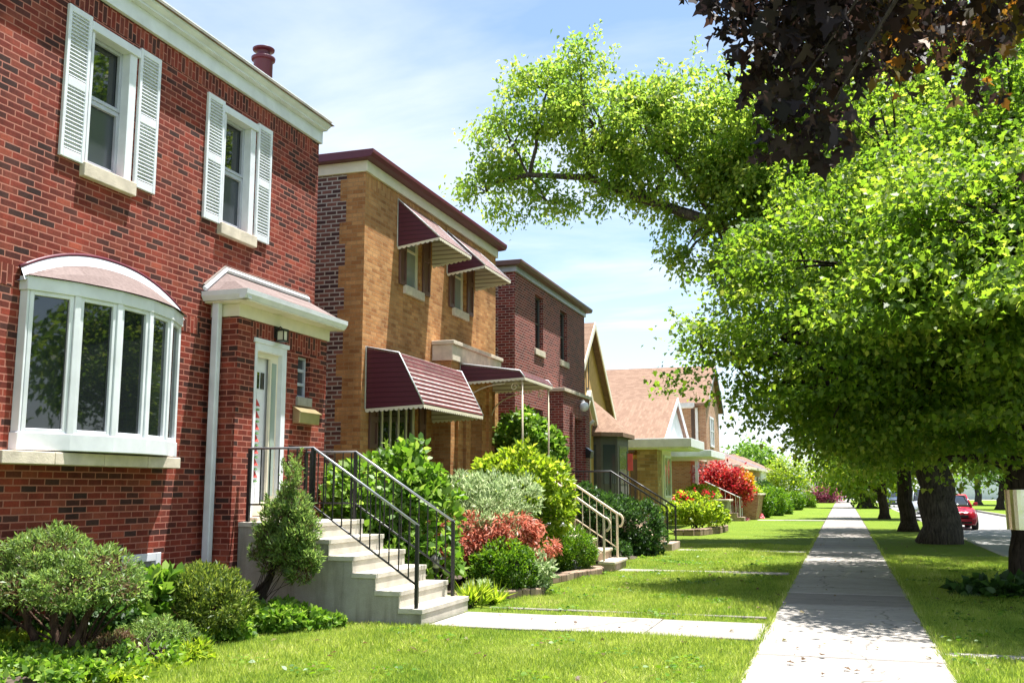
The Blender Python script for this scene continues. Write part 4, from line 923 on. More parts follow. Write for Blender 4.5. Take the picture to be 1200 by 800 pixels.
d2 = MB().box(V2 - 0.33, V2 - 0.28, 19.64, 20.30, 1.22, 3.36).build("door", M["cream"], ve2, bevel=0.01); MB().box(V2 - 0.279, V2 - 0.272, 19.76, 20.18, 1.6, 3.2).build("door_light", M["glass"], d2)
aw = awning(h2, V2, 18.98, 21.0, [(0, 4.12), (1.28, 3.93), (1.38, 3.80)], 3.74, 0.06, "porch_awning")
for yy in (19.05, 20.93):
    o = MB(); o.tube([(V2 + 1.32, yy, 1.17), (V2 + 1.32, yy, 3.78)], 0.02, 8); o.build("awning_post", M["cream_iron"], aw, smooth=True)
    o = MB(); o.tube([(V2 + 0.02, yy, 3.2)] + [(V2 + 0.02 + 1.0 * (1 - math.cos(a)), yy, 3.2 + 0.5 * math.sin(a)) for a in np.linspace(0.1, 1.5, 8)], 0.014, 6)
    sc = [(V2 + 1.15 + 0.09 * (1 - k / 16) * math.cos(k * 0.7), yy, 3.62 + 0.09 * (1 - k / 16) * math.sin(k * 0.7)) for k in range(14)]
    o.tube(sc, 0.010, 5); o.build("scroll_bracket", M["cream_iron"], aw, smooth=True)
gp = [(X2 + 0.29, 7.47), (X2 + 0.33, 7.5), (X2 + 0.335, 7.6), (X2 + 0.29, 7.6)]

# stoop of house 2
fr2 = [-4.30, -4.61, -4.92, -5.23, -5.54, -5.85]; S20, S21 = 19.4, 20.65
st2 = thing("brick_steps", (-4.3, 20, 0), "weathered brown stone steps with cream handrails rising to the yellow brick house", "steps")
for i, x in enumerate(fr2):
    MB().box(V2 + 0.065, x, S20 + 0.02, S21 - 0.02, RZ * i - (0.05 if i == 0 else 0), RZ * (i + 1) - 0.055).build("riser", M["stoop_stone"], st2)
    MB().box((fr2[i + 1] if i < 5 else V2 + 0.066), x + 0.03, S20, S21, RZ * (i + 1) - 0.055, RZ * (i + 1)).build("tread", M["limestone"], st2, bevel=0.012)
MB().box(-5.95, -5.05, S20 - 0.35, S20 - 0.02, -0.03, 0.62).build("side_pier", M["edging"], st2, bevel=0.015)
MB().box(-6.0, -4.98, S20 - 0.40, S20 + 0.0 - 0.012, 0.62, 0.70).build("pier_cap", M["limestone"], st2, bevel=0.02)
def bz2(x):
    for i, xx in enumerate(fr2[1:]):
        if x > xx: return RZ * (i + 1)
    return RZ * 6
railing("stair_railing", "cream painted stair railing on the near side of the brown stone steps", 19.5, [(-4.48, 1.03), (-5.92, 2.02), (-7.2, 2.02)], 0.15, "cream_iron", "cream_iron", bz2, "stair railings", 0.024, True)
railing("stair_railing", "cream painted stair railing on the far side of the brown stone steps", 20.55, [(-4.44, 1.08), (-5.92, 2.05), (-7.2, 2.05)], 0.15, "cream_iron", "cream_iron", bz2, "stair railings", 0.024, True)

# ------------------------------------------------------------------ house 3: maroon brick
C0, C1 = 23.85, 31.15
h3 = thing("brick_house", (X2, 27.5, 0), "dark maroon brick two-storey house with two narrow upper windows and a dark door", "house")
holes = [(25.64, 26.40, 5.35, 6.85), (28.2, 28.98, 5.35, 6.85), (24.5, 26.35, 2.4, 3.72)]
b = MB(); b.facade(X2, C0, C1, 0, 7.1, holes, 0.13); b.poly([(X2, C1, 0), (-17.5, C1, 0), (-17.5, C1, 7.1), (X2, C1, 7.1)]); b.poly([(-8.2, C0, 0), (X2, C0, 0), (X2, C0, 7.1), (-8.2, C0, 7.1)])
z = 0.0; q = 0
while z < 7.1:
    if q % 2: b.poly([(-8.36, C0 - 0.003, z), (-8.19, C0 - 0.003, z), (-8.19, C0 - 0.003, min(7.1, z + 0.4)), (-8.36, C0 - 0.003, min(7.1, z + 0.4))])
    z += 0.4; q += 1
b.build("wall", M["brick_maroon"], h3)
b = MB(); b.poly([(-17.5, C0, 0), (-8.2, C0, 0), (-8.2, C0, 7.1), (-17.5, C0, 7.1)]); b.poly([(-17.5, C1, 0), (-17.5, C0, 0), (-17.5, C0, 7.1), (-17.5, C1, 7.1)]); b.build("side_wall", M["brick_common"], h3)
f = MB(); f.box(-17.5, X2 + 0.05, C0 - 0.05, C1 + 0.05, 7.1, 7.24); f.build("fascia", M["grey_frame"], h3)
f = MB(); f.prism([(X2 + 0.051, 7.242), (X2 + 0.20, 7.25), (X2 + 0.24, 7.31), (X2 + 0.24, 7.37), (-17.6, 7.37), (-17.6, 7.242)], "y", C0 - 0.2, C1 + 0.2); f.build("cornice", M["brown_shutter"], h3, bevel=0.008)
r = MB(); hip_roof(r, -17.4, X2, C0, C1, 7.375, 0.6, over=0.1); r.build("roof", M["shingle_tan"], h3)
for (ya, yb, za, zb) in holes[:2]: window(h3, X2, ya, yb, za, zb, 0.1, 0.05, "bay_grey", "glass", rails=(za + 0.75,), sill=(0.05, 0.08, 0.17), sillmat="limestone")
window(h3, X2, 24.5, 26.35, 2.4, 3.72, 0.08, 0.05, "bay_grey", "glass", muntins=(25.4,), sill=(0.05, 0.08, 0.14))
V3, V30, V31 = -7.35, 27.0, 30.1
v = MB(); v.facade(V3, V30, V31, 0, 4.3, [(28.15, 29.15, 1.22, 3.62)], 0.3); v.poly([(X2, V30, 0), (V3, V30, 0), (V3, V30, 4.3), (X2, V30, 4.3)]); v.poly([(V3, V31, 0), (X2, V31, 0), (X2, V31, 4.3), (V3, V31, 4.3)])
for yy in (27.75, 29.3): v.box(V3, V3 + 0.08, yy, yy + 0.22, 0.2, 3.75)
ve3 = v.build("vestibule", M["brick_maroon"], h3)
s = MB(); s.swap = True; s.box(V3 - 0.02, V3 + 0.004, 27.9, 29.3, 3.76, 4.0); s.build("soldier_course", M["brick_maroon"], ve3)
f = MB(); f.box(X2 + 0.004, V3 + 0.07, V30 - 0.08, V31 + 0.08, 4.3, 4.40); f.build("stone_cap", M["limestone"], ve3, bevel=0.01)
d3 = MB().box(V3 - 0.26, V3 - 0.2, 28.17, 29.13, 1.22, 3.6).build("door", M["bay_grey"], ve3, bevel=0.01); MB().box(V3 - 0.199, V3 - 0.19, 28.4, 28.9, 3.05, 3.45).build("door_light", M["glass_light"], d3)
gl = MB(); gl.lathe((V3 + 0.17, 28.75, 4.0), [(0.03, -0.14), (0.11, -0.1), (0.15, 0), (0.11, 0.1), (0.03, 0.14)], 14); gl.tube([(V3, 28.75, 4.15), (V3 + 0.17, 28.75, 4.17), (V3 + 0.17, 28.75, 4.12)], 0.015, 6); gl.build("globe_lamp", M["white"], ve3, smooth=True)
ml = MB(); ml.prism([(V3 + 0.081, 2.5), (V3 + 0.22, 2.5), (V3 + 0.25, 2.7), (V3 + 0.081, 2.82)], "y", 29.2, 29.6); ml.build("letter_box", M["black_iron"], ve3, bevel=0.01)
ds = MB(); ds.tube([(-7.66, C1 + 0.12, 0.1), (-7.66, C1 + 0.12, 3.6), (-7.5, C1 + 0.12, 3.75)], 0.06, 8); ds.build("downspout", M["cream"], h3, smooth=True)
fr3 = [-4.25, -4.56, -4.87, -5.18, -5.49, -5.8]; S30, S31 = 26.1, 27.6
st3 = thing("concrete_steps", (-4.25, 26.8, 0), "grey steps between black railings leading to the maroon brick house", "steps")
S31 = 29.0
pr = [(V3 + 0.09, -0.05), (fr3[0], -0.05), (fr3[0], RZ)]
for i, x in enumerate(fr3[1:]): pr += [(x, RZ * (i + 1)), (x, RZ * (i + 2))]
pr += [(V3 + 0.09, RZ * 6)]
S30, S31 = 26.15, 27.5
MB().prism(pr, "y", S30, S31).build("stair_body", M["stoop_stone"], st3, bevel=0.01)
MB().box(V3 + 0.092, -5.8, S31 + 0.002, 29.4, 0, RZ * 6).build("landing", M["stoop_stone"], st3, bevel=0.01)
def bz3(x):
    for i, xx in enumerate(fr3[1:]):
        if x > xx: return RZ * (i + 1)
    return RZ * 6
railing("stair_railing", "black railing on the near side of the maroon house steps, behind the dark shrub", 26.25, [(-4.35, 1.1), (-5.85, 2.05), (-7.2, 2.05)], 0.14, "black_iron", "black_iron", bz3, "stair railings", 0.024)
railing("stair_railing", "black railing on the far side of the maroon house steps, nearest the flower bed", 27.4, [(-4.32, 1.1), (-5.85, 2.05)], 0.14, "black_iron", "black_iron", bz3, "stair railings", 0.024)

# ------------------------------------------------------------------ house 4: gabled stucco house with dark bay
X4 = -9.0; D0, D1 = 33.4, 40.2; ap = 36.8; ze, za = 4.35, 7.75
h4 = thing("gabled_house", (X4, 36.8, 0), "ochre gabled house with cream rakes and a dark grey bay window", "house")
b = MB(); b.prism([(D0, 0), (D1, 0), (D1, ze), (ap, za - 0.1), (D0, ze)], "x", -18, X4); b.build("wall", M["stucco"], h4)
r = MB()
for s_ in (-1, 1):
    ye = ap + s_ * (D1 - ap + 0.3); zz = ze - 0.3
    r.mesh([(-18.2, ap, za), (X4 + 0.25, ap, za), (X4 + 0.25, ye, zz), (-18.2, ye, zz), (-18.2, ap, za + 0.12), (X4 + 0.25, ap, za + 0.12), (X4 + 0.25, ye, zz + 0.12), (-18.2, ye, zz + 0.12)], [(3, 2, 1, 0), (4, 5, 6, 7), (0, 1, 5, 4), (1, 2, 6, 5), (2, 3, 7, 6), (3, 0, 4, 7)])
r.build("roof", M["shingle_tan"], h4)
rk = MB()
for s_ in (-1, 1):
    ye = ap + s_ * (D1 - ap + 0.32); zz = ze - 0.32
    rk.mesh([(X4 + 0.255, ap, za - 0.12), (X4 + 0.255, ye, zz - 0.12), (X4 + 0.255, ye, zz + 0.14), (X4 + 0.255, ap, za + 0.14), (X4 + 0.30, ap, za - 0.12), (X4 + 0.30, ye, zz - 0.12), (X4 + 0.30, ye, zz + 0.14), (X4 + 0.30, ap, za + 0.14)], [(0, 1, 2, 3), (7, 6, 5, 4), (0, 4, 5, 1), (1, 5, 6, 2), (2, 6, 7, 3), (3, 7, 4, 0)])
rk.build("rake_board", M["cream"], h4)
window(h4, X4 + 0.055, 36.3, 36.75, 5.3, 6.7, 0.03, 0.05, "bay_grey", "glass", name="attic_window")
# entrance gable in front
eg = MB(); eg.prism([(31.9, 0), (34.0, 0), (34.0, 3.6), (33.0, 4.75), (31.9, 3.6)], "x", -9.6, -8.15); e_ = eg.build("entrance_gable", M["stucco"], h4)
rk = MB()
for s_ in (-1, 1):
    rk.mesh([(-8.13, 33.0, 4.66), (-8.13, 33.0 + s_ * 1.25, 3.3), (-8.13, 33.0 + s_ * 1.25, 3.5), (-8.13, 33.0, 4.9), (-7.98, 33.0, 4.66), (-7.98, 33.0 + s_ * 1.25, 3.3), (-7.98, 33.0 + s_ * 1.25, 3.5), (-7.98, 33.0, 4.9)], [(0, 1, 2, 3), (7, 6, 5, 4), (0, 4, 5, 1), (1, 5, 6, 2), (2, 6, 7, 3), (3, 7, 4, 0)])
rk.build("rake_board", M["cream"], e_)
B4 = -7.4; P_ = [(-9.0, 33.9), (B4 - 0.5, 33.9), (B4, 34.35), (B4, 36.2), (B4 - 0.5, 36.7), (-9.0, 36.7)]
b = MB(); b.prism(P_, "z", 0.0, 3.5); by = b.build("bay_window", M["bay_grey"], h4)
for (pa, pb) in ((P_[0], P_[1]), (P_[1], P_[2]), (P_[2], P_[3])):
    d = np.array(pb) - np.array(pa); L = np.linalg.norm(d); d /= L; nn = np.array([d[1], -d[0]]); a_ = np.array(pa) + d * L * 0.14; c_ = np.array(pb) - d * L * 0.14; o_ = nn * 0.012
    m = MB(); m.mesh([(*(a_ + o_), 1.75), (*(c_ + o_), 1.75), (*(c_ + o_), 3.1), (*(a_ + o_), 3.1), (*(a_ + nn * 0.001), 1.75), (*(c_ + nn * 0.001), 1.75), (*(c_ + nn * 0.001), 3.1), (*(a_ + nn * 0.001), 3.1)], [(0, 1, 2, 3), (0, 4, 5, 1), (1, 5, 6, 2), (2, 6, 7, 3), (3, 7, 4, 0)])
    m.build("pane", M["glass_screen"], by)
MB().prism([(x + (0.02 if x > -9 else 0), y) for x, y in P_], "z", 0.0, 1.0).build("stone_base", M["brick_tan"], by)
b = MB(); Q = [(-9.0, 33.65), (B4 - 0.42, 33.65), (B4 + 0.22, 34.25), (B4 + 0.22, 36.3), (B4 - 0.42, 36.95), (-9.0, 36.95)]
tp = [(-8.99, 34.6, 4.75), (-8.6, 34.8, 4.75), (-8.5, 35.0, 4.75), (-8.5, 35.6, 4.75), (-8.6, 35.8, 4.75), (-8.99, 36.0, 4.75)]
for i in range(5): b.poly([(*Q[i], 3.52), (*Q[i + 1], 3.52), tp[i + 1], tp[i]])
b.poly(tp); b.poly([(*q, 3.5) for q in reversed(Q)])
for i in range(5): b.poly([(*Q[i], 3.38), (*Q[i + 1], 3.38), (*Q[i + 1], 3.52), (*Q[i], 3.52)])
b.build("bay_roof", M["shingle_tan"], by)
pot = thing("coral_banner", (-6.3, 36.5, 0), "small coral red garden banner on a thin pole before the dark bay window", "banner")
o = MB(); o.tube([(-7.0, 34.0, 0), (-7.0, 34.0, 2.85), (-6.75, 34.0, 2.85)], 0.015, 6); o.build("pole", M["black_iron"], pot); MB().box(-6.98, -6.80, 33.99, 34.01, 2.2, 2.78).build("cloth", M["coral_plastic"], pot, bevel=0.004)

# ------------------------------------------------------------------ house 5: low gabled house, flat white porch roof on stone pier
h5 = thing("porch_house", (-7.5, 44.5, 0), "low house with a tan gable and a flat white porch roof on a stone pier", "house")
X5 = -7.9; E0, E1 = 42.0, 48.4
b = MB(); b.prism([(E0, 0), (E1, 0), (E1, 3.7), (45.2, 5.45), (E0, 3.7)], "x", -18, X5); b.build("wall", M["brick_orange"], h5)
gb = MB(); gb.prism([(E0 + 0.1, 3.72), (E1 - 0.1, 3.72), (45.2, 5.4)], "x", X5 + 0.003, -7.1); gb.build("gable_end", M["white"], h5)
r = MB()
for s_, ye in ((-1, E0 - 0.5), (1, E1 + 0.5)):
    r.mesh([(-18.2, 45.2, 5.62), (-6.95, 45.2, 5.62), (-6.95, ye, 3.62), (-18.2, ye, 3.62), (-18.2, 45.2, 5.5), (-6.95, 45.2, 5.5), (-6.95, ye, 3.5), (-18.2, ye, 3.5)], [(0, 1, 2, 3), (7, 6, 5, 4), (0, 4, 5, 1), (1, 5, 6, 2), (2, 6, 7, 3), (3, 7, 4, 0)])
r.build("roof", M["shingle_tan"], h5)
rk = MB()
for s_, ye in ((-1, E0 - 0.52), (1, E1 + 0.52)):
    rk.mesh([(-6.945, 45.2, 5.42), (-6.945, ye, 3.42), (-6.945, ye, 3.64), (-6.945, 45.2, 5.66), (-6.9, 45.2, 5.42), (-6.9, ye, 3.42), (-6.9, ye, 3.64), (-6.9, 45.2, 5.66)], [(0, 1, 2, 3), (7, 6, 5, 4), (0, 4, 5, 1), (1, 5, 6, 2), (2, 6, 7, 3), (3, 7, 4, 0)])
rk.build("rake_board", M["white"], h5)
p = MB(); p.box(-9.5, -5.9, 40.9, 44.6, 3.2, 3.26); p.box(-9.6, -5.75, 40.75, 44.8, 3.26, 3.62); p.box(-9.2, -5.5, 45.2, 50.8, 3.0, 3.3); p.build("porch_roof", M["white"], h5, bevel=0.015)
MB().box(-8.1, -7.25, 41.4, 42.3, 0, 3.2).build("stone_pier", M["fieldstone"], h5, bevel=0.01)
MB().box(-7.9, -7.2, 42.31, 44.6, 0.3, 3.2).build("porch_wall", M["cream"], h5)
window(h5, -7.14, 42.55, 44.3, 1.2, 3.0, 0.0, 0.1, "white", "glass_light", name="picture_window", muntins=(43.3,))
window(h5, X5 + 0.06, 44.9, 45.9, 0.9, 3.0, 0.0, 0.08, "white", "glass_light", name="narrow_window")
window(h5, X5 + 0.06, 47.0, 47.8, 1.0, 2.9, 0.0, 0.08, "white", "glass", name="narrow_window")
MB().box(-8.6, -7.95, 41.72, 41.985, 0.4, 3.0).build("door_surround", M["stucco"], h5)
MB().box(-8.45, -8.15, 41.69, 41.718, 0.5, 2.8).build("door", M["glass"], h5)

# ------------------------------------------------------------------ house 6: tall gabled brick house
h6 = thing("gabled_house", (-7, 56, 0), "tall tan brick house with a broad rosy shingle roof and white downpipes", "house")
F0, F1 = 55.2, 61.2; X6 = -6.95
b = MB(); b.prism([(F0, 0), (F1, 0), (F1, 6.2), (58.2, 8.35), (F0, 6.2)], "x", -18, X6); b.build("wall", M["brick_tan"], h6)
r = MB()
for ye in (F0 - 0.45, F1 + 0.45):
    r.mesh([(-18.2, 58.2, 8.62), (-6.75, 58.2, 8.62), (-6.75, ye, 6.2), (-18.2, ye, 6.2), (-18.2, 58.2, 8.48), (-6.75, 58.2, 8.48), (-6.75, ye, 6.06), (-18.2, ye, 6.06)], [(0, 1, 2, 3), (7, 6, 5, 4), (0, 4, 5, 1), (1, 5, 6, 2), (2, 6, 7, 3), (3, 7, 4, 0)])
r.build("roof", M["shingle_tan"], h6)
f = MB(); f.box(-18.2, -7.5, F0 - 0.58, F0 - 0.44, 5.98, 6.22); f.box(-18.2, -7.6, F0 - 0.44, F0 + 0.0, 5.95, 6.0); f.build("gutter", M["white_metal"], h6)
f = MB()
for ye in (F0 - 0.47, F1 + 0.47):
    f.mesh([(-6.745, 58.2, 8.4), (-6.745, ye, 5.98), (-6.745, ye, 6.22), (-6.745, 58.2, 8.66), (-6.68, 58.2, 8.4), (-6.68, ye, 5.98), (-6.68, ye, 6.22), (-6.68, 58.2, 8.66)], [(0, 1, 2, 3), (7, 6, 5, 4), (0, 4, 5, 1), (1, 5, 6, 2), (2, 6, 7, 3), (3, 7, 4, 0)])
f.build("rake_board", M["bay_grey"], h6)
for xx in (-8.95, -7.45): MB().box(xx - 0.07, xx + 0.07, F0 - 0.13, F0 - 0.005, 0.2, 5.97).build("downspout", M["white"], h6)
MB().box(-7.75, -7.58, F0 - 0.09, F0 - 0.003, 2.6, 5.9).build("side_window", M["glass"], h6)
window(h6, X6 + 0.05, 56.6, 58.4, 3.9, 5.6, 0.0, 0.12, "white", "glass_light", rails=(4.8,), muntins=(57.5,))
b = MB(); b.box(-11, -6.9, F0 - 3.6, F0 - 0.6, 3.0, 3.25); b.build("porch_roof", M["cream"], h6, bevel=0.02)
for yy in (F0 - 3.4, F0 - 0.9): MB().box(-7.15, -7.0, yy, yy + 0.15, 0, 3.0).build("porch_post", M["white"], h6)
b = MB(); b.box(-11, -7.4, F0 - 3.2, F0 - 0.6, 0, 3.0); b.build("porch_wall", M["brick_orange"], h6)
window(h6, -7.34, F0 - 2.7, F0 - 1.4, 1.0, 2.8, 0.0, 0.08, "white", "glass_light", muntins=(F0 - 2.05,))

# ------------------------------------------------------------------ the row of bungalows beyond
def bungalow(X, y0, y1, x_back, wall, roof, zw, hr, label, group, face=1, category="house"):
    root = thing("bungalow", (X, (y0 + y1) / 2, 0), label, category, group)
    MB().box(x_back, X, y0, y1, 0, zw).build("wall", M[wall], root)
    r = MB(); lo, hi = min(X, x_back), max(X, x_back); hip_roof(r, lo, hi, y0, y1, zw + 0.02, hr, "x" if hi - lo > y1 - y0 else "y", 0.45); r.build("roof", M[roof], root)
    e = 0.5; f = MB(); f.box(lo - e, hi + e, y0 - e, y1 + e, zw - 0.16, zw + 0.01); f.build("fascia", M["cream"], root)
    yc_ = (y0 + y1) / 2
    def win(ya, yb, za, zb):
        xo = X + face * 0.004; fr = MB(); x1 = X + face * 0.07
        fr.box(xo, x1, ya, ya + 0.1, za, zb); fr.box(xo, x1, yb - 0.1, yb, za, zb); fr.box(xo, x1, ya + 0.1, yb - 0.1, zb - 0.1, zb); fr.box(xo, x1, ya + 0.1, yb - 0.1, za, za + 0.1)
        f_ = fr.build("window", M["white"], root); MB().box(xo, X + face * 0.03, ya + 0.1, yb - 0.1, za + 0.1, zb - 0.1).build("pane", M["glass"], f_)
    win(y0 + 0.7, y0 + 2.6, 1.3, 2.6); win(y1 - 2.2, y1 - 0.9, 1.4, 2.6)
    MB().box(X + face * 0.004, X + face * 0.06, yc_ + 0.1, yc_ + 1.05, 0.5, 2.6).build("door", M["brown_shutter"], root)
    MB().box(X + face * 0.004, X + face * 1.4, yc_ - 0.2, yc_ + 1.3, 0, 0.48).build("step", M["concrete"], root, bevel=0.02)
    return root


rowh = [(-7.6, 63.5, 70.2, "brick_tan", "shingle_grey", 3.05, 1.25, "low tan brick bungalow with a dark grey hip roof, beyond the red maple"),
        (-7.2, 72.0, 79.0, "stucco", "shingle_brown", 3.2, 1.3, "ochre bungalow with a brown hip roof behind the clipped round hedges"),
        (-7.4, 80.5, 87.5, "brick_orange", "shingle_tan", 3.3, 1.6, "orange brick bungalow with a tan roof beside the lime green street tree"),
        (-7.3, 89.0, 96.0, "brick_tan", "shingle_pink", 3.3, 1.8, "tan bungalow with a rosy roof, just past the lime green tree"),
        (-7.3, 97.5, 104.5, "white", "shingle_grey", 3.3, 1.7, "white bungalow with a grey roof before the plum coloured tree"),
        (-7.3, 106.0, 113.0, "brick_maroon", "shingle_tan", 3.3, 1.9, "maroon bungalow in the distance behind the plum coloured tree"),
        (-7.3, 114.5, 121.5, "brick_tan", "shingle_brown", 3.3, 1.9, "tan bungalow farthest along the row of front lawns")]
for X, a, b_, wl_, rf_, zw, hr, lab in rowh: bungalow(X, a, b_, -17, wl_, rf_, zw, hr, lab, "bungalows down the street")
for X, a, b_, wl_, rf_, lab in ((19.5, 118, 126, "brick_maroon", "shingle_grey", "dark brick house across the street behind the leaning tree"),
                                (19.5, 128, 136, "brick_tan", "shingle_brown", "tan house across the street seen past the red car"),
                                (15.0, 163, 172, "white", "shingle_grey", "white house at the far end of the street, right of the big trunks")):
    bungalow(X, a, b_, X + 9, wl_, rf_, 3.6, 1.9, lab, "houses across the street", -1)
gar = thing("garage", (-3.0, 163, 0), "white garage at the very end of the sidewalk with a dark roof", "garage")
MB().box(-6.5, 1.5, 163, 169, 0, 2.7).build("wall", M["white"], gar); r = MB(); hip_roof(r, -6.5, 1.5, 163, 169, 2.71, 1.3, "x", 0.3); r.build("roof", M["shingle_brown"], gar); MB().box(-5.5, -0.5, 162.93, 162.996, 0.0, 2.3).build("garage_door", M["white_metal"], gar)

# ------------------------------------------------------------------ planters and edging
def edging(label, pts, h, w_=0.26):
    root = thing("garden_edging", (*pts[0], 0), label, "garden edging", "low block edgings of the beds"); m = MB()
    for (xa, ya), (xb_, yb_) in zip(pts, pts[1:]):
        d = np.array([xb_ - xa, yb_ - ya]); L = np.linalg.norm(d); n = max(1, int(round(L / 0.34)))
        for i in range(n):
            a = np.array([xa, ya]) + d * (i + 0.02) / n; c = np.array([xa, ya]) + d * (i + 0.98) / n; u_ = d / L; nn = np.array([-u_[1], u_[0]]) * w_ / 2 * random.uniform(0.9, 1.1); hh = h * random.uniform(0.9, 1.06)
            m.prism([tuple(a - nn), tuple(c - nn), tuple(c + nn), tuple(a + nn)], "z", -0.03, hh)
    m.build("block_course", M["edging"], root, bevel=0.018)
    return root


edging("low brown block edging in front of the clipped boxwood ball", [(-6.2, 12.75), (-5.6, 13.35), (-5.1, 14.0), (-4.45, 14.8), (-4.7, 15.2)], 0.12)
edging("low brown block edging in front of the bright globe shrub by the stone steps", [(-4.95, 16.4), (-4.75, 17.4), (-4.45, 18.7), (-4.6, 19.2)], 0.13)
edging("low block edging round the rose bed in front of the grey bay", [(-5.6, 35.0), (-4.9, 35.0), (-4.5, 37.0), (-4.4, 39.3), (-4.9, 39.8)], 0.22, 0.4)


def planter(label, x0, x1, y0, y1, h, wall, cap):
    root = thing("brick_planter", ((x0 + x1) / 2, (y0 + y1) / 2, 0), label, "planter", "walled planters beside the porch steps")
    m = MB(); m.prism([(x0, 0), (x1 - 0.2, 0), (x1, h), (x0, h)], "y", y0, y1); m.build("wall", M[wall], root)
    c = MB()
    c.box(x0 - 0.06, x1 + 0.08, y0 - 0.06, y0 + 0.16, h + 0.002, h + 0.08); c.box(x0 - 0.06, x1 + 0.08, y1 - 0.16, y1 + 0.06, h + 0.002, h + 0.08); c.box(x1 - 0.14, x1 + 0.08, y0 + 0.16, y1 - 0.16, h + 0.002, h + 0.08)
    c.build("coping", M["limestone"], root, bevel=0.01)
    return root


planter("grey planter wall with white coping behind the rose bed", -7.6, -5.2, 48.4, 50.2, 1.0, "concrete", 1)
planter("tan brick planter with flared end beside the scarlet maple", -6.0, -4.15, 53.6, 58.0, 1.25, "brick_tan", 1)
o = MB(); hr_ = thing("stair_railing", (-5.0, 51.5, 0), "white porch handrail between the planter walls", "railing", "stair railings")
for yy in (51.2, 52.2):
    m = MB(); m.tube([(-4.9, yy, 0.0), (-4.9, yy, 1.15), (-6.6, yy, 1.95)], 0.03, 6)
    for k_ in range(6): m.tube([(-5.1 - k_ * 0.25, yy, 0.25 + 0.1 * k_), (-5.1 - k_ * 0.25, yy, 1.2 + 0.118 * k_)], 0.014, 5)
    m.build("handrail", M["white"], hr_)
s6 = thing("concrete_steps", (-4.7, 51.7, 0), "short brown porch steps between the planter walls", "steps")
MB().prism([(-7.4, 0), (-4.7, 0), (-4.7, 0.2), (-5.05, 0.2), (-5.05, 0.4), (-5.4, 0.4), (-5.4, 0.6), (-5.75, 0.6), (-5.75, 0.8), (-7.4, 0.8)], "y", 51.1, 52.3).build("stair_body", M["stoop_stone"], s6, bevel=0.01)

# path lamp
pl = gnd(547, 690); lx, ly = -5.55, 13.45
lp = thing("path_lamp", (lx, ly, 0), "small black garden path lamp beside the clipped boxwood ball", "lamp")
o = MB(); o.tube([(lx, ly, 0), (lx, ly, 0.42)], 0.012, 6); o.build("stake", M["black_iron"], lp)
o = MB(); o.lathe((lx, ly, 0.42), [(0.03, 0.0), (0.045, 0.02), (0.05, 0.05), (0.05, 0.06)], 12); o.lathe((lx, ly, 0.42), [(0.13, 0.19), (0.11, 0.215), (0.05, 0.25), (0.02, 0.27), (0.012, 0.30)], 14); o.build("lamp_cap", M["black_iron"], lp)
o = MB(); o.lathe((lx, ly, 0.42), [(0.046, 0.062), (0.05, 0.12), (0.05, 0.188)], 12); o.build("lamp_glass", M["lamp_glass"], lp, smooth=True)
o = MB(); rk_ = gnd(688, 667); o.lathe((-4.85, 18.55, 0.1), [(0.03, -0.02), (0.13, 0.0), (0.15, 0.06), (0.12, 0.13), (0.05, 0.17)], 11); tag(o.build("garden_rock", M["rock"], smooth=True), "pale round rock on the soil in front of the bright globe shrub", "rock")
gp_ = thing("plastic_pot", (-5.5, 19.2, 0.70), "pale grey plastic bowl standing on the stone pier beside the steps", "pot")
o = MB(); o.lathe((-5.4, 19.2, 0.702), [(0.14, 0), (0.19, 0.10), (0.23, 0.2), (0.25, 0.21), (0.25, 0.23), (0.2, 0.23)], 16); o.build("bowl", M["grey_frame"], gp_, smooth=True)

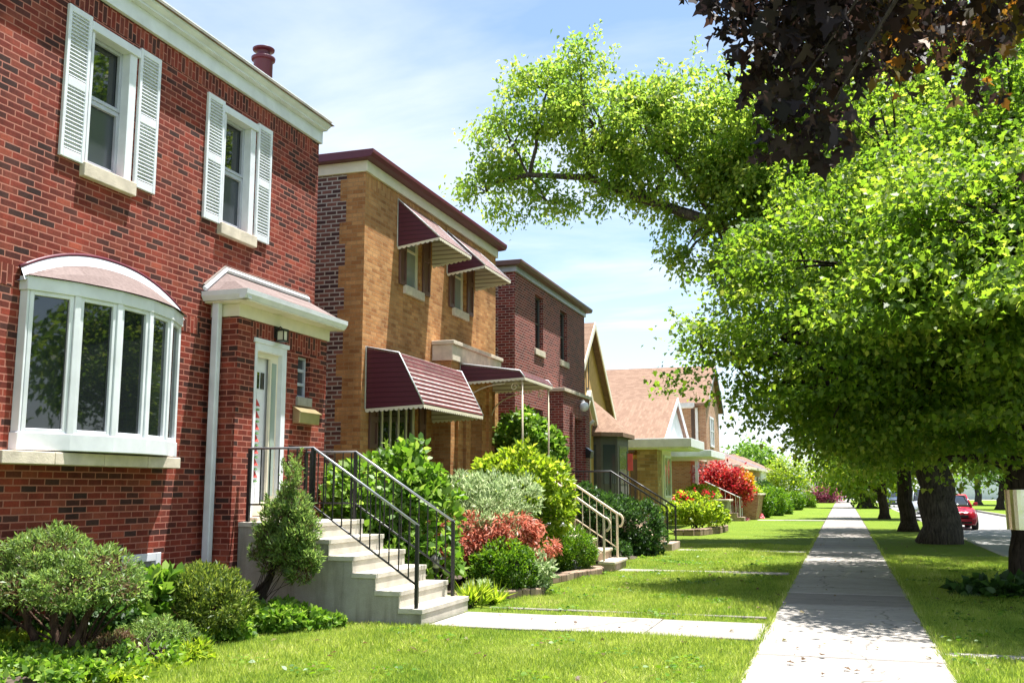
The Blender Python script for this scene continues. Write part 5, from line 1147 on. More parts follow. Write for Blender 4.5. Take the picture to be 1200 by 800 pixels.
# ------------------------------------------------------------------ cars
def car(name, label, X, Y, paint, group="cars parked along the kerb", z=-0.126, scale=1.0, tall=0.0):
    root = thing(name, (X, Y, z), label, "car", group)
    def loft(st, ring):
        vs = []; fs = []; n = None
        for s in st:
            r = ring(*s); n = len(r); vs += [(X + x * scale, Y + s[0] * scale, z + zz * scale) for x, zz in r]
        for i in range(len(st) - 1):
            for k in range(n): fs.append((i * n + k, (i + 1) * n + k, (i + 1) * n + (k + 1) % n, i * n + (k + 1) % n))
        fs += [tuple(range(n)), tuple(range((len(st) - 1) * n, len(st) * n))[::-1]]
        return MB().mesh(vs, fs)
    def ring(s, zb, zt, w_):
        h = [(0.0, zt), (w_ * 0.6, zt - 0.01), (w_ * 0.88, zt - 0.05), (w_ * 0.98, zt - 0.16), (w_, (zb + zt) / 2 + 0.03), (w_ * 0.98, zb + 0.14), (w_ * 0.9, zb), (0.0, zb)]
        return h + [(-a, b) for a, b in reversed(h[1:-1])]
    body = loft([(0, .34, .62, .62), (.06, .24, .72, .78), (.2, .2, .80, .87), (.6, .19, .88, .91), (1.15, .19, .97 + tall * .3, .92), (2.2, .19, 1.0 + tall * .4, .92), (3.5, .19, 1.02 + tall * .4, .92), (4.15, .22, 1.04 + tall * .4, .88), (4.38, .28, 0.98 + tall * .4, .80), (4.45, .38, .85, .68)], ring).build("body", M[paint], root, smooth=True)
    def ring2(s, zb, zt, wb, wt):
        h = [(0.0, zt), (wt * 0.8, zt - 0.015), (wt, zt - 0.06), (wb, zb), (0, zb)]
        return h + [(-a, b) for a, b in reversed(h[1:-1])]
    H_ = 1.47 + tall; zb = 0.93 + tall * .3
    cab = loft([(1.05, zb, zb + 0.02, .78, .70), (1.25, zb, zb + .16, .80, .70), (1.75, zb, H_ - .06, .82, .62), (2.2, zb, H_, .83, .62), (3.1, zb, H_ - .02, .82, .61), (3.75, zb, H_ - .22, .80, .60), (4.2, zb, zb + .12, .76, .62)], ring2).build("greenhouse", M["glass"], root, smooth=True)
    rf = MB(); v0 = [(-.6, 1.78, H_ - .055), (.6, 1.78, H_ - .055), (.62, 2.2, H_ + .012), (-.62, 2.2, H_ + .012), (.61, 3.1, H_ - .008), (-.61, 3.1, H_ - .008), (.58, 3.7, H_ - .18), (-.58, 3.7, H_ - .18)]
    rf.mesh([(X + a * scale, Y + b * scale, z + (c + 0.01) * scale) for a, b, c in v0], [(0, 1, 2, 3), (3, 2, 4, 5), (5, 4, 6, 7)])
    for s_ in (-1, 1):
        rf.tube([(X + s_ * .76 * scale, Y + 1.1 * scale, z + (zb + .03) * scale), (X + s_ * .63 * scale, Y + 1.75 * scale, z + (H_ - .06) * scale), (X + s_ * .645 * scale, Y + 2.2 * scale, z + (H_ - .03) * scale), (X + s_ * .63 * scale, Y + 3.1 * scale, z + (H_ - .05) * scale), (X + s_ * .75 * scale, Y + 4.15 * scale, z + (zb + .12) * scale)], .04 * scale, 6)
    rf.build("roof", M[paint], root, smooth=True)
    for s_ in (-1, 1):
        for yy in (.85, 3.5):
            def P(a, c): return (X + s_ * a * scale, Y + yy * scale + c[0] * scale, z + (.33 + c[1]) * scale)
            def disc(m, r0, x0, x1):
                n = 20; A = [P(x0, (r0 * math.cos(2 * math.pi * k / n), r0 * math.sin(2 * math.pi * k / n))) for k in range(n)]; B = [P(x1, (r0 * math.cos(2 * math.pi * k / n), r0 * math.sin(2 * math.pi * k / n))) for k in range(n)]
                m.mesh(A + B, [tuple(range(n)), tuple(range(n, 2 * n))] + [(k, (k + 1) % n, n + (k + 1) % n, n + k) for k in range(n)])
            m = MB(); disc(m, .33, .70, .935); wh = m.build("wheel", M["rubber"], root); m = MB(); disc(m, .21, .75, .942); m.build("rim", M["rim"], wh)
        m = MB(); m.lathe((0, 0, 0), [(0.0, 0)], 3) if False else None
        q = [(s_ * .52, .10, .64), (s_ * .80, .20, .68), (s_ * .84, .34, .76), (s_ * .60, .12, .72)]
        m.mesh([(X + a * scale, Y + (b - .03) * scale, z + c * scale) for a, b, c in q] + [(X + a * scale, Y + (b + .05) * scale, z + c * scale) for a, b, c in q], [(0, 1, 2, 3), (7, 6, 5, 4), (0, 4, 5, 1), (1, 5, 6, 2), (2, 6, 7, 3), (3, 7, 4, 0)])
        m.build("headlight", M["lens"], root)
        m = MB(); m.box(X + s_ * .86 * scale, X + s_ * 1.04 * scale, Y + 1.3 * scale, Y + 1.4 * scale, z + 1.0 * scale, z + 1.13 * scale); m.build("wing_mirror", M[paint], root, bevel=.03)
    m = MB(); m.box(X - .5 * scale, X + .5 * scale, Y - .02, Y + .09, z + .52 * scale, z + .62 * scale); m.build("grille", M["dark"], root, bevel=.015)
    m = MB(); m.box(X - .62 * scale, X + .62 * scale, Y + 0.0, Y + .12, z + .26 * scale, z + .36 * scale); m.build("lower_grille", M["dark"], root, bevel=.015)
    m = MB(); m.box(X - .17, X + .17, Y - .045, Y - .022, z + .42, z + .55); m.build("number_plate", M["white"], root)
    return root


car("parked_car", "red car facing the camera, parked behind the thick grey trunk", 4.45, 46.4, "red_car")
car("parked_car", "silver car at the kerb half hidden behind the dark second trunk", 4.7, 64.0, "silver_car", tall=0.25)
car("parked_car", "dark blue car at the kerb farther down the street", 4.75, 101.0, "blue_car")
car("parked_car", "silver car parked against the opposite kerb far away", 8.3, 118.0, "silver_car", tall=0.1)

# ------------------------------------------------------------------ trees
def lobe(px, py, rpx, Y, ry=None, fz=1.0):
    c = at(px, py, Y); d = np.linalg.norm(c - (0, 0, EYE)); r = rpx * d / FPX
    return (c, (r, ry if ry else r * 1.1, r * fz))


TA = (2.74, 18.0, 0.0)
lobesA = [*([(np.array([2.3, 13.6, 4.4]), (1.7, 1.3, 0.5)), (np.array([4.0, 13.2, 4.6]), (1.6, 1.5, 0.5)), (np.array([2.9, 12.2, 4.1]), (1.2, 1.0, 0.4)), (np.array([1.3, 15.6, 4.4]), (1.2, 1.4, 0.5))] * 2), (np.array([2.3, 14.0, 4.9]), (1.9, 1.5, 0.9)), (np.array([4.3, 13.8, 5.2]), (1.8, 1.8, 1.0)), (np.array([1.0, 14.6, 4.1]), (1.1, 1.2, 0.5)), (np.array([3.0, 12.4, 4.5]), (1.2, 1.1, 0.6)), (np.array([0.9, 21.5, 4.8]), (1.5, 1.6, 0.8)), (np.array([2.2, 22.6, 5.6]), (1.8, 1.6, 1.0)), lobe(1150, 300, 160, 18), lobe(1000, 310, 120, 17.6), lobe(1050, 190, 90, 18.4), lobe(1180, 140, 100, 18.5), lobe(910, 400, 85, 17.6), lobe(1000, 440, 90, 17.0), lobe(1110, 420, 100, 16.6),
          lobe(860, 420, 60, 17.3), lobe(1200, 410, 110, 17.8), lobe(935, 270, 62, 18.2), lobe(822, 412, 34, 17.0, fz=0.6), lobe(905, 448, 52, 17.8, fz=0.5), lobe(1010, 472, 60, 17.4, fz=0.45), lobe(1140, 482, 66, 16.9, fz=0.4),
          lobe(1320, 300, 170, 18.5), lobe(1280, 160, 100, 18.5), lobe(1300, 420, 110, 18), lobe(1060, 260, 60, 15.6), lobe(1010, 380, 60, 15.4, fz=.7), lobe(1120, 350, 70, 14.6, fz=.7), lobe(1180, 240, 80, 15.2), lobe(1090, 330, 130, 21.5), lobe(1180, 330, 140, 14.8), lobe(1090, 460, 80, 20.5, fz=0.5), lobe(1240, 430, 100, 15.0, fz=0.6), lobe(1000, 400, 90, 20.5)]
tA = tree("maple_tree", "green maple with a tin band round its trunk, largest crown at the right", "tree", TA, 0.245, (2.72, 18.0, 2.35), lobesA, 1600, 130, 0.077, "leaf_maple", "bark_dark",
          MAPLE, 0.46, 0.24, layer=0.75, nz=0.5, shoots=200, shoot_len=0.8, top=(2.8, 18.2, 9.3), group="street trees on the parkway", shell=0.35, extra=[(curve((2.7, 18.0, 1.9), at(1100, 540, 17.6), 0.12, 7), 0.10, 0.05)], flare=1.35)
o = MB(); o.tube([(2.735, 18.0, 0.95), (2.733, 18.0, 1.58)], 0.26, 28); o.build("tin_band", M["tin"], tA, smooth=False)

TB = (2.62, 32.4, 0.0)
limb_pts = [at(1092, 560, 32.4), at(1050, 450, 32.3), at(960, 350, 32), at(895, 295, 31.8), at(840, 262, 31.7), at(760, 235, 31.6), at(690, 208, 31.5), at(620, 205, 31.4), at(575, 215, 31.3)]
lobesB = [lobe(600, 170, 42, 31.4), lobe(570, 225, 32, 31.4), lobe(640, 110, 38, 31.5), lobe(640, 235, 30, 31.4, fz=.7), lobe(700, 150, 58, 31.6), lobe(680, 72, 22, 31.6), lobe(745, 115, 28, 31.6), lobe(760, 170, 62, 31.6), lobe(720, 225, 34, 31.6, fz=.6), lobe(825, 150, 66, 31.8), lobe(880, 190, 70, 32),
          lobe(800, 255, 26, 31.6), lobe(800, 305, 18, 31.6), lobe(850, 300, 30, 31.8), lobe(850, 345, 18, 31.8), lobe(920, 130, 60, 32), lobe(950, 220, 80, 32.2), lobe(1000, 120, 80, 32.4), lobe(1080, 120, 110, 32.6), lobe(1050, 250, 110, 32.4), lobe(1150, 220, 120, 32.6), lobe(1010, 450, 80, 32.3), lobe(1110, 450, 80, 32.2), lobe(1060, 505, 60, 31.2, fz=.5), lobe(870, 375, 14, 31.8), lobe(1230, 320, 120, 33), lobe(960, 370, 50, 32), lobe(885, 235, 46, 31.6), lobe(905, 300, 46, 31.6), lobe(930, 260, 46, 31.2), lobe(868, 328, 22, 31.7), lobe(860, 215, 40, 31.4), (np.array([0.8, 28.2, 6.6]), (2.0, 2.0, 1.1)), (np.array([2.8, 26.8, 7.2]), (2.0, 1.8, 1.2)), (np.array([1.2, 36.5, 7.0]), (2.5, 2.2, 1.3)), (np.array([4.5, 29, 7.5]), (2.2, 2.2, 1.3))]
tB = tree("silver_maple_tree", "tall silver maple with a thick furrowed trunk and a long limb over the lawns", "tree", TB, 0.57, (2.62, 32.4, 3.0), lobesB, 2050, 115, 0.17, "leaf_silver", "bark", RHOMB, 0.44, 0.7, nz=0.75, attach=limb_pts[2:], limb_k=0.7,
          top=(1.9, 32.5, 13.5), group="street trees on the parkway", shell=0.25, extra=[(limb_pts, 0.34, 0.05), (curve(limb_pts[4], at(720, 110, 31.6), 0.3, 8), 0.10, 0.02), (curve(limb_pts[3], at(850, 120, 31.8), 0.3, 8), 0.12, 0.02), (curve(limb_pts[5], at(660, 80, 31.6), 0.2, 8), 0.08, 0.015), (curve(limb_pts[4], at(800, 300, 31.6), 0.3, 6), 0.06, 0.015)], droop=0.45, twig=0.28, flare=1.22, shoots=150, shoot_len=1.5)

TC = (2.27, 41.0, 0.0)
tree("maple_tree", "dark trunked maple close behind the silver maple", "tree", TC, 0.30, (2.2, 41.0, 3.0), [lobe(1030, 500, 50, 41), lobe(1080, 430, 90, 41), lobe(1130, 500, 60, 41, fz=.5), lobe(985, 520, 40, 41, fz=.7), lobe(1000, 450, 60, 41), lobe(1060, 515, 50, 40, fz=.5)], 420, 30, 0.2, "leaf_maple", "bark_dark", RHOMB, 0.55, 0.6, top=(2.2, 41, 9), group="street trees on the parkway")
tree("maple_tree", "slender forked maple beside the sidewalk in the middle distance", "tree", (2.0, 57, 0), 0.26, (1.95, 57, 2.2), [lobe(1040, 535, 34, 57), lobe(1000, 545, 34, 57, fz=.7), lobe(1070, 540, 36, 57, fz=.7), lobe(1020, 505, 44, 57), lobe(975, 535, 26, 57, fz=.7), lobe(1060, 490, 40, 57)], 420, 26, 0.25, "leaf_lime", "bark_dark", RHOMB, 0.6, 0.6, top=(1.9, 57, 7), group="street trees on the parkway", extra=[(curve((1.98, 57, 1.1), at(1005, 560, 57), 0.1, 6), 0.10, 0.05)])
tree("maple_tree", "stout old maple on the parkway, before the end of the sidewalk", "tree", (1.75, 88, 0), 0.62, (1.7, 88, 3.0), [lobe(1010, 555, 26, 88), lobe(985, 558, 20, 88, fz=.7), lobe(1035, 555, 26, 88), lobe(1010, 530, 30, 88), lobe(965, 560, 14, 88, fz=.6)], 320, 20, 0.36, "leaf_lime", "bark", RHOMB, 0.8, 0.6, top=(1.7, 88, 7.5), group="street trees on the parkway")
tree("maple_tree", "small distant tree over the far end of the sidewalk", "tree", (2.2, 122, 0), 0.4, (2.2, 122, 2.6), [lobe(1000, 560, 16, 122), lobe(985, 565, 12, 122, fz=.7), lobe(1015, 556, 18, 122)], 160, 18, 0.45, "leaf_dark", "bark", RHOMB, 0.9, 0.6, top=(2.2, 122, 6), group="street trees on the parkway")
tree("lime_tree", "lime green young tree standing between the far bungalows and lawn", "tree", (-5.6, 92, 0), 0.14, (-5.6, 92, 1.8), [lobe(922, 552, 17, 92, fz=1.1), lobe(912, 566, 11, 92), lobe(932, 566, 12, 92)], 160, 26, 0.2, "leaf_chartreuse", "bark", RHOMB, 0.5, 0.8, top=(-5.6, 92, 4.2))
tree("plum_tree", "small plum red tree near the far end of the lawns", "tree", (-2.9, 118, 0), 0.14, (-2.9, 118, 0.9), [lobe(964, 577, 12, 118, fz=.8), lobe(954, 579, 9, 118, fz=.8), lobe(973, 579, 9, 118, fz=.8)], 130, 26, 0.22, "leaf_plum", "bark_dark", RHOMB, 0.5, 0.8)
tree("leaning_tree", "leaning tree across the street beside the dark brick house", "tree", (11.3, 85, 0), 0.3, (11.6, 85, 1.9), [lobe(1180, 545, 30, 85, fz=.8), lobe(1140, 548, 22, 85, fz=.7), lobe(1210, 530, 36, 85), lobe(1165, 520, 30, 85)], 260, 22, 0.3, "leaf_fresh", "bark_dark", RHOMB, 0.7, 0.6, group="trees across the street")
for i, (x, y, s_, lab) in enumerate(((12.6, 30, 1.75, "tall maple across the street nearest the camera"), (12.8, 43, 1.7, "rounded maple across the street, farther along"), (12.8, 12, 1.0, "broad maple across the street behind the camera's shoulder"), (12.5, 108, 1.1, "distant maple across the street before the tan house"))):
    c = np.array([x, y, 5.8 * s_]); L_ = [(c + np.array(o_) * s_, (2.6 * s_, 2.6 * s_, 2.0 * s_)) for o_ in ((0, 0, 2), (-2, -1, 0.5), (2, 1, 0.5), (0, 2.4, -0.6), (0.5, -2.6, -0.3), (-1.5, 1.2, 3))]
    tree("street_maple_tree", lab, "tree", (x, y, 0), 0.34, (x, y, 2.6), L_, int(700 * s_ ** 1.5), 30, 0.30, "leaf_silver" if i % 2 else "leaf_maple", "bark", RHOMB, 0.6, 0.6, top=(x, y, 7.5 * s_), group="trees across the street")
tree("background_tree", "hazy green tree rising behind the far bungalow roofs", "tree", (-18, 125, 0), 0.4, (-18, 125, 3), [lobe(880, 545, 26, 125), lobe(862, 550, 16, 125), lobe(898, 552, 16, 125)], 220, 20, 0.5, "leaf_fresh", "bark", RHOMB, 1.0, 0.7)

# purple maple overhead (its trunk stands just outside the view to the right)
PT = (2.6, 3.2, 0)
pl_ = []
for px, py_, r_, Y in ((850, 20, 26, 4.6), (890, 70, 36, 4.6), (915, 130, 34, 4.5), (950, 160, 26, 4.5), (930, 30, 55, 4.7), (960, 70, 46, 5.0), (970, 130, 26, 4.8), (1030, 40, 34, 5.8), (1080, 20, 32, 6.2), (1120, 45, 26, 6.6), (1148, 92, 15, 6.6), (1150, 25, 30, 6.6), (1060, 65, 22, 6.2), (1000, 10, 46, 5.2), (900, -40, 60, 4.6), (1000, -60, 80, 4.9), (1100, -60, 80, 5.4), (1210, -20, 60, 5.4), (1218, 222, 14, 4.6), (820, -25, 24, 4.6)):
    c = at(px, py_, Y); rr_ = r_ * np.linalg.norm(c - (0, 0, EYE)) / FPX; pl_.append((c, (rr_, rr_ * 1.6, rr_)))
pm = thing("purple_maple_tree", PT, "dark purple leaved maple whose branches hang into the top of the view", "tree")
tb = MB(); tb.tube([(2.6, 3.2, -0.05), (2.58, 3.2, 0.3), (2.5, 3.25, 2.0), (2.3, 3.4, 3.2)], [0.24, 0.17, 0.15, 0.13], 14)
hub = np.array([2.3, 3.4, 3.2]); mid = np.array([1.1, 4.6, 4.6]); tb.tube(curve(hub, mid, 0.15, 7), np.linspace(0.10, 0.035, 7), 8)
for c, r_ in pl_[:-2]: tb.tube(curve(mid, c, 0.12, 7), np.linspace(0.014, 0.003, 7), 6)
tb.tube(curve(hub, pl_[-2][0], 0.2, 7), np.linspace(0.04, 0.006, 7), 6)
tb.build("trunk", M["bark_dark"], pm, smooth=True)
P, d, idx = in_lobes(pl_, 400, 0.2); per = 8; m_ = len(P) * per; ci = np.repeat(np.arange(len(P)), per)
LP = P[ci] + RNG.normal(size=(m_, 3)) * 0.07 * np.array([1, 1.2, 1]); T = norm(RNG.normal(size=(m_, 3)) * 0.55 + np.array([-0.1, -0.15, -0.95])); N = norm(RNG.normal(size=(m_, 3)) * 0.8 + np.array([0, -0.3, 0.6]))
leaf_object("crown", LP, T, N, 0.086 * (0.5 + 0.7 * RNG.random(m_)), MAPLE_BIG, M["leaf_purple"], pm, 0.72 * RNG.random(m_) + 0.45 * RNG.random(m_) * (LP[:, 0] > 0.25), fold=0.55, curl=0.45)  # right-hand leaves greener; amber of light through them is put into the colour

# ------------------------------------------------------------------ shrubs
def sl_(px, py, rpx, Y, fz=1.0, fy=1.0):
    c = at(px, py, Y); r = rpx * np.linalg.norm(c - (0, 0, EYE)) / FPX
    return (c, (r, r * fy, r * fz))


# pruned juniper with bare stems, lower left
jb = np.array([-6.75, 7.75, 0.05]); jl = [sl_(60, 655, 44, 7.8, .62), sl_(10, 660, 40, 7.9, .62), sl_(115, 672, 44, 7.7, .6), sl_(80, 690, 44, 7.4, .5), sl_(145, 690, 24, 7.6, .6), sl_(30, 690, 36, 7.4, .5), sl_(-40, 670, 40, 7.9, .6)]
jr = shrub("pruned_juniper", "cloud pruned juniper on bare twisted stems at the lower left", "shrub", jb, jl, 26000, 0.05, "leaf_juniper", NARROW, stems=4, lumps=90, lump=0.40, base_r=0.016, wood="bark_red", up=0.6, inner=("leaf_brown", 0.12))
tb = MB()
for (bx, by_), (tx, ty) in (((70, 790), (60, 690)), ((75, 785), (118, 690)), ((45, 770), (20, 690)), ((60, 800), (90, 700))):
    a = at(bx, by_, 7.6); a[2] = max(0.02, a[2]); c = at(tx, ty, 7.6); tb.tube(curve(a, c, 0.0, 8) + RNG.normal(size=(8, 3)) * 0.012, np.linspace(0.045, 0.024, 8), 7)
tb.build("bare_stem", M["bark_red"], jr, smooth=True)
shrub("low_juniper", "low brownish juniper sprawling under the pruned juniper", "shrub", gnd(135, 792), [sl_(125, 768, 40, 7.9, .5), sl_(95, 775, 30, 7.8, .5)], 9000, 0.045, "leaf_brown", NARROW, lumps=60, lump=.35)
shrub("low_juniper", "low green juniper mound at the lawn edge beside the brownish one", "shrub", gnd(185, 782), [sl_(180, 752, 38, 8.4, .55), sl_(205, 745, 22, 8.5, .6)], 9000, 0.045, "leaf_juniper", NARROW, lumps=60, lump=.35)
shrub("yew_bush", "rounded yew bush with yellow green tips in front of the brick wall", "shrub", gnd(232, 748), [sl_(235, 702, 42, 9.3, .85), sl_(205, 708, 34, 9.2, .85), sl_(262, 708, 30, 9.3, .85), sl_(230, 690, 36, 9.4, .6)], 15000, 0.055, "leaf_yew", NARROW, lumps=160, lump=.22, up=.9)
# upright juniper before the stoop
ub = np.array([-6.72, 10.6, 0.08]); u2 = at(345, 600, 10.6)
shrub("upright_juniper", "tall narrow juniper with a dark leaning trunk in front of the concrete steps", "shrub", ub, [sl_(343, 568, 7, 10.6, 1.9), sl_(338, 590, 15, 10.6, 1.2), sl_(326, 606, 17, 10.6, 1.0), sl_(350, 622, 20, 10.6, 1.0), sl_(318, 630, 18, 10.6, .9), sl_(338, 642, 22, 10.6, .9), sl_(358, 652, 17, 10.6, .9), sl_(308, 645, 15, 10.6, .8), sl_(352, 672, 16, 10.6, .7), sl_(318, 664, 14, 10.6, .6), sl_(342, 600, 18, 10.6, 1.2)], 14000, 0.055, "leaf_juniper", NARROW, lumps=120, lump=.42, up=.9, base_r=.006, stems=4, inner=("leaf_brown", .16))
tb = MB(); tb.tube(curve(ub, u2, 0.0, 8), np.linspace(0.062, 0.018, 8), 8); tb.tube(curve(ub + (0.02, 0, 0.3), at(365, 610, 10.6), -0.05, 6), np.linspace(0.025, 0.008, 6), 6)
tb.build("bare_stem", M["bark_dark"], bpy.data.objects["upright_juniper"], smooth=True)
sp = []; st_ = []
for i in range(70):
    px, py_ = [(343, 560), (336, 590), (322, 605), (352, 615), (312, 632), (362, 645), (330, 640), (345, 600)][i % 8]
    a = at(px + random.uniform(-10, 10), py_ + random.uniform(-10, 14), 10.6 + random.uniform(-.12, .12)); dv_ = norm(np.array([random.gauss(0, .45), random.gauss(0, .45), 1.0])); L = random.uniform(.12, .30)
    tt = RNG.random(75); sp.append(a + dv_ * (tt * L)[:, None] + RNG.normal(size=(75, 3)) * (.028 * (1.1 - tt))[:, None]); st_.append(dv_ + RNG.normal(size=(75, 3)) * .45)
sp = np.concatenate(sp); st_ = np.concatenate(st_); leaf_object("foliage_spray", sp, st_, unit(len(sp)), .05, NARROW, M["leaf_juniper"], bpy.data.objects["upright_juniper"])
shrub("ground_cover_plant", "bright low leafy plants round the foot of the upright juniper", "plant", (-6.5, 10.4, 0.03), [sl_(325, 725, 26, 10.3, .5, 1.2), sl_(290, 722, 22, 10.2, .5), sl_(360, 728, 22, 10.5, .5), sl_(385, 730, 14, 10.6, .5)], 5200, 0.085, "leaf_fresh", OVAL, lumps=60, lump=.5, stems=2, base_r=.008)
shrub("ground_cover_plant", "bright leafy plants under the pruned juniper at the corner of the view", "plant", gnd(20, 790), [sl_(15, 785, 34, 7.4, .5), sl_(55, 790, 26, 7.3, .5), sl_(-20, 760, 30, 7.8, .6)], 4200, 0.085, "leaf_fresh", OVAL, lumps=40, lump=.5, stems=2, base_r=.008)
shrub("leafy_perennial", "broad leaved yellow green perennial behind the yew bush and juniper", "plant", gnd(165, 745), [sl_(165, 705, 20, 8.7, .9), sl_(185, 690, 16, 8.9, .9), sl_(150, 722, 22, 8.6, .7)], 900, 0.13, "leaf_fresh", OVAL, lumps=24, lump=.6, stems=4, base_r=.01)
shrub("boxwood_bush", "dark leafy bush standing against the brick behind the juniper stems", "shrub", gnd(60, 750), [sl_(50, 725, 50, 8.2, .6), sl_(110, 728, 40, 8.3, .6), sl_(0, 728, 40, 8.2, .6)], 9000, 0.06, "leaf_dark", OVAL, lumps=70, lump=.35)
shrub("grass_tuft", "dry tufted plants along the lawn edge beneath the low junipers", "plant", gnd(215, 770), [sl_(150, 792, 20, 7.8, .3), sl_(215, 765, 22, 8.5, .3), sl_(260, 748, 18, 9.4, .3)], 1600, 0.11, "leaf_chartreuse", NARROW, lumps=26, lump=.6, up=1.2, stems=1, base_r=.006)

shrub("ground_cover_plant", "pale green ground cover filling the bed corner under the low junipers", "plant", (-6.3, 8.0, 0.03), [sl_(60, 795, 44, 7.2, .35), sl_(120, 800, 40, 7.2, .3), sl_(0, 770, 40, 7.6, .5), sl_(175, 790, 30, 7.7, .3), sl_(60, 765, 40, 7.9, .4), sl_(150, 800, 30, 7.3, .4), sl_(215, 775, 26, 8.2, .35), sl_(200, 790, 24, 7.8, .35)], 20000, 0.075, "leaf_chartreuse", OVAL, lumps=110, lump=.4, stems=2, base_r=.008)
shrub("ground_cover_plant", "fine leafed ground cover between the yew bush and the lawn edge", "plant", (-6.4, 9.6, 0.03), [sl_(265, 742, 30, 9.5, .35), sl_(215, 752, 30, 9.0, .35), sl_(240, 735, 30, 9.7, .4), sl_(310, 735, 22, 10.2, .35)], 6000, 0.06, "leaf_fresh", OVAL, lumps=80, lump=.4, stems=2, base_r=.008)
shrub("ground_cover_plant", "small leafy weeds carpeting the soil below the pruned juniper stems", "plant", (-6.5, 7.4, 0.03), [(np.array([x_, y_, 0.08]), (0.32, 0.32, 0.10)) for x_ in (-7.2, -6.8, -6.4, -6.1) for y_ in (6.6, 7.0, 7.4, 7.9, 8.4) if x_ < -6.05 - 0.3 * (y_ > 8)], 14000, 0.06, "leaf_fresh", OVAL, lumps=150, lump=.6, stems=2, base_r=.006)
# the shrub border between the first two stoops
shrub("hydrangea_bush", "large broad leaved bush behind the black railings of the concrete steps", "shrub", (-6.6, 13.5, 0.05), [sl_(450, 580, 48, 13.6, 1.0), sl_(420, 610, 42, 13.4, 1.0), sl_(480, 560, 34, 13.8, 1.0), sl_(495, 600, 40, 13.8, 1.0), sl_(455, 640, 50, 13.5, .8), sl_(400, 590, 28, 13.3, 1.1), sl_(505, 650, 34, 13.6, .7)], 6500, 0.125, "leaf_fresh", OVAL, lumps=100, lump=.42, up=.2)
shrub("silvery_shrub", "pale silvery green shrub in front of the striped awning", "shrub", (-6.6, 15.9, .1), [sl_(575, 585, 36, 15.6, .8), sl_(540, 582, 30, 15.6, .8), sl_(608, 585, 28, 15.7, .8), sl_(570, 612, 46, 15.4, .6), sl_(530, 605, 30, 15.4, .7)], 12000, 0.08, "leaf_silvergreen", NARROW, lumps=110, lump=.32, up=.9)
shrub("laceleaf_maple", "low coral red laceleaf maple above the clipped boxwood", "shrub", (-5.75, 15.3, .1), [sl_(565, 622, 36, 15.1, .55), sl_(520, 620, 28, 15.1, .6), sl_(600, 618, 30, 15.2, .5), sl_(630, 640, 22, 15.2, .55), sl_(545, 640, 40, 15.0, .5), sl_(500, 630, 16, 15.1, .6)], 10000, 0.095, "leaf_coral", NARROW, lumps=80, lump=.45, up=-.35, part="crown")
shrub("boxwood_ball", "clipped boxwood ball behind the block edging and path lamp", "shrub", (-5.3, 14.75, .1), [sl_(588, 662, 32, 14.7, .95), sl_(572, 668, 24, 14.6, .95), sl_(606, 668, 24, 14.7, .95)], 11000, 0.05, "leaf_box", RHOMB, lumps=120, lump=.22)
shrub("variegated_plant", "loose pale yellow green plant spilling over the block edging right of the boxwood ball", "plant", (-4.9, 15.0, .05), [sl_(628, 665, 18, 15.0, 1.0), sl_(618, 682, 20, 14.9, .7), sl_(560, 692, 16, 14.2, .6)], 2600, 0.075, "leaf_silvergreen", RHOMB, lumps=36, lump=.6, up=.6)
shrub("globe_shrub", "bright green globe shrub beside the lowest stone step", "shrub", (-5.0, 18.75, .1), [sl_(668, 644, 26, 18.5, .95), sl_(655, 648, 18, 18.3, 1), sl_(682, 648, 16, 18.6, 1)], 9500, 0.065, "leaf_box", NARROW, lumps=110, lump=.25, up=.5)
shrub("azalea_bush", "large chartreuse bush under the porch awning", "shrub", (-5.9, 17.6, .1), [sl_(610, 560, 36, 17.4, .9), sl_(640, 575, 30, 17.6, .9), sl_(600, 590, 36, 17.2, .7), sl_(645, 605, 24, 17.6, .9), sl_(575, 560, 24, 17.2, .8), sl_(660, 590, 16, 17.8, .8), sl_(625, 620, 24, 17.4, .8)], 8500, 0.115, "leaf_chartreuse", RHOMB, lumps=110, lump=.38, up=.4)
shrub("climbing_bush", "tall leafy bush rising beside the porch post in front of the maroon house", "shrub", (-6.6, 21.4, .1), [sl_(610, 510, 26, 21.3, 1.0), sl_(630, 525, 26, 21.4, .9), sl_(600, 530, 24, 21.3, 1.0), sl_(645, 540, 18, 21.5, .9), sl_(620, 500, 16, 21.4, .9), sl_(620, 550, 30, 21.4, 1.0)], 7000, 0.13, "leaf_fresh", OVAL, lumps=80, lump=.4, up=.1)
shrub("white_flowering_bush", "leafy bush in the gap between the red and yellow brick houses", "shrub", (-7.4, 14.3, .0), [sl_(400, 590, 30, 14.4, 1.2), sl_(385, 600, 26, 14.4, 1.2), sl_(420, 560, 18, 14.4, 1.0)], 2600, 0.12, "leaf_fresh", OVAL, lumps=40, lump=.45)
shrub("dark_shrub", "dark evergreen shrub in front of the maroon house steps", "shrub", (-5.1, 24.4, .05), [sl_(745, 618, 30, 24.3, 1.0), sl_(720, 612, 26, 24.0, 1.1), sl_(765, 630, 16, 24.6, 1.0), sl_(735, 640, 22, 24.0, .6)], 9000, 0.09, "leaf_dark", RHOMB, lumps=100, lump=.3)
shrub("dark_shrub", "smaller dark shrub between the cream railing and the dark evergreen", "shrub", (-5.3, 22.8, .05), [sl_(700, 600, 22, 22.8, 1.1), sl_(725, 645, 14, 22.8, .8), sl_(690, 585, 16, 22.9, 1.0)], 5000, 0.08, "leaf_dark", RHOMB, lumps=70, lump=.35)
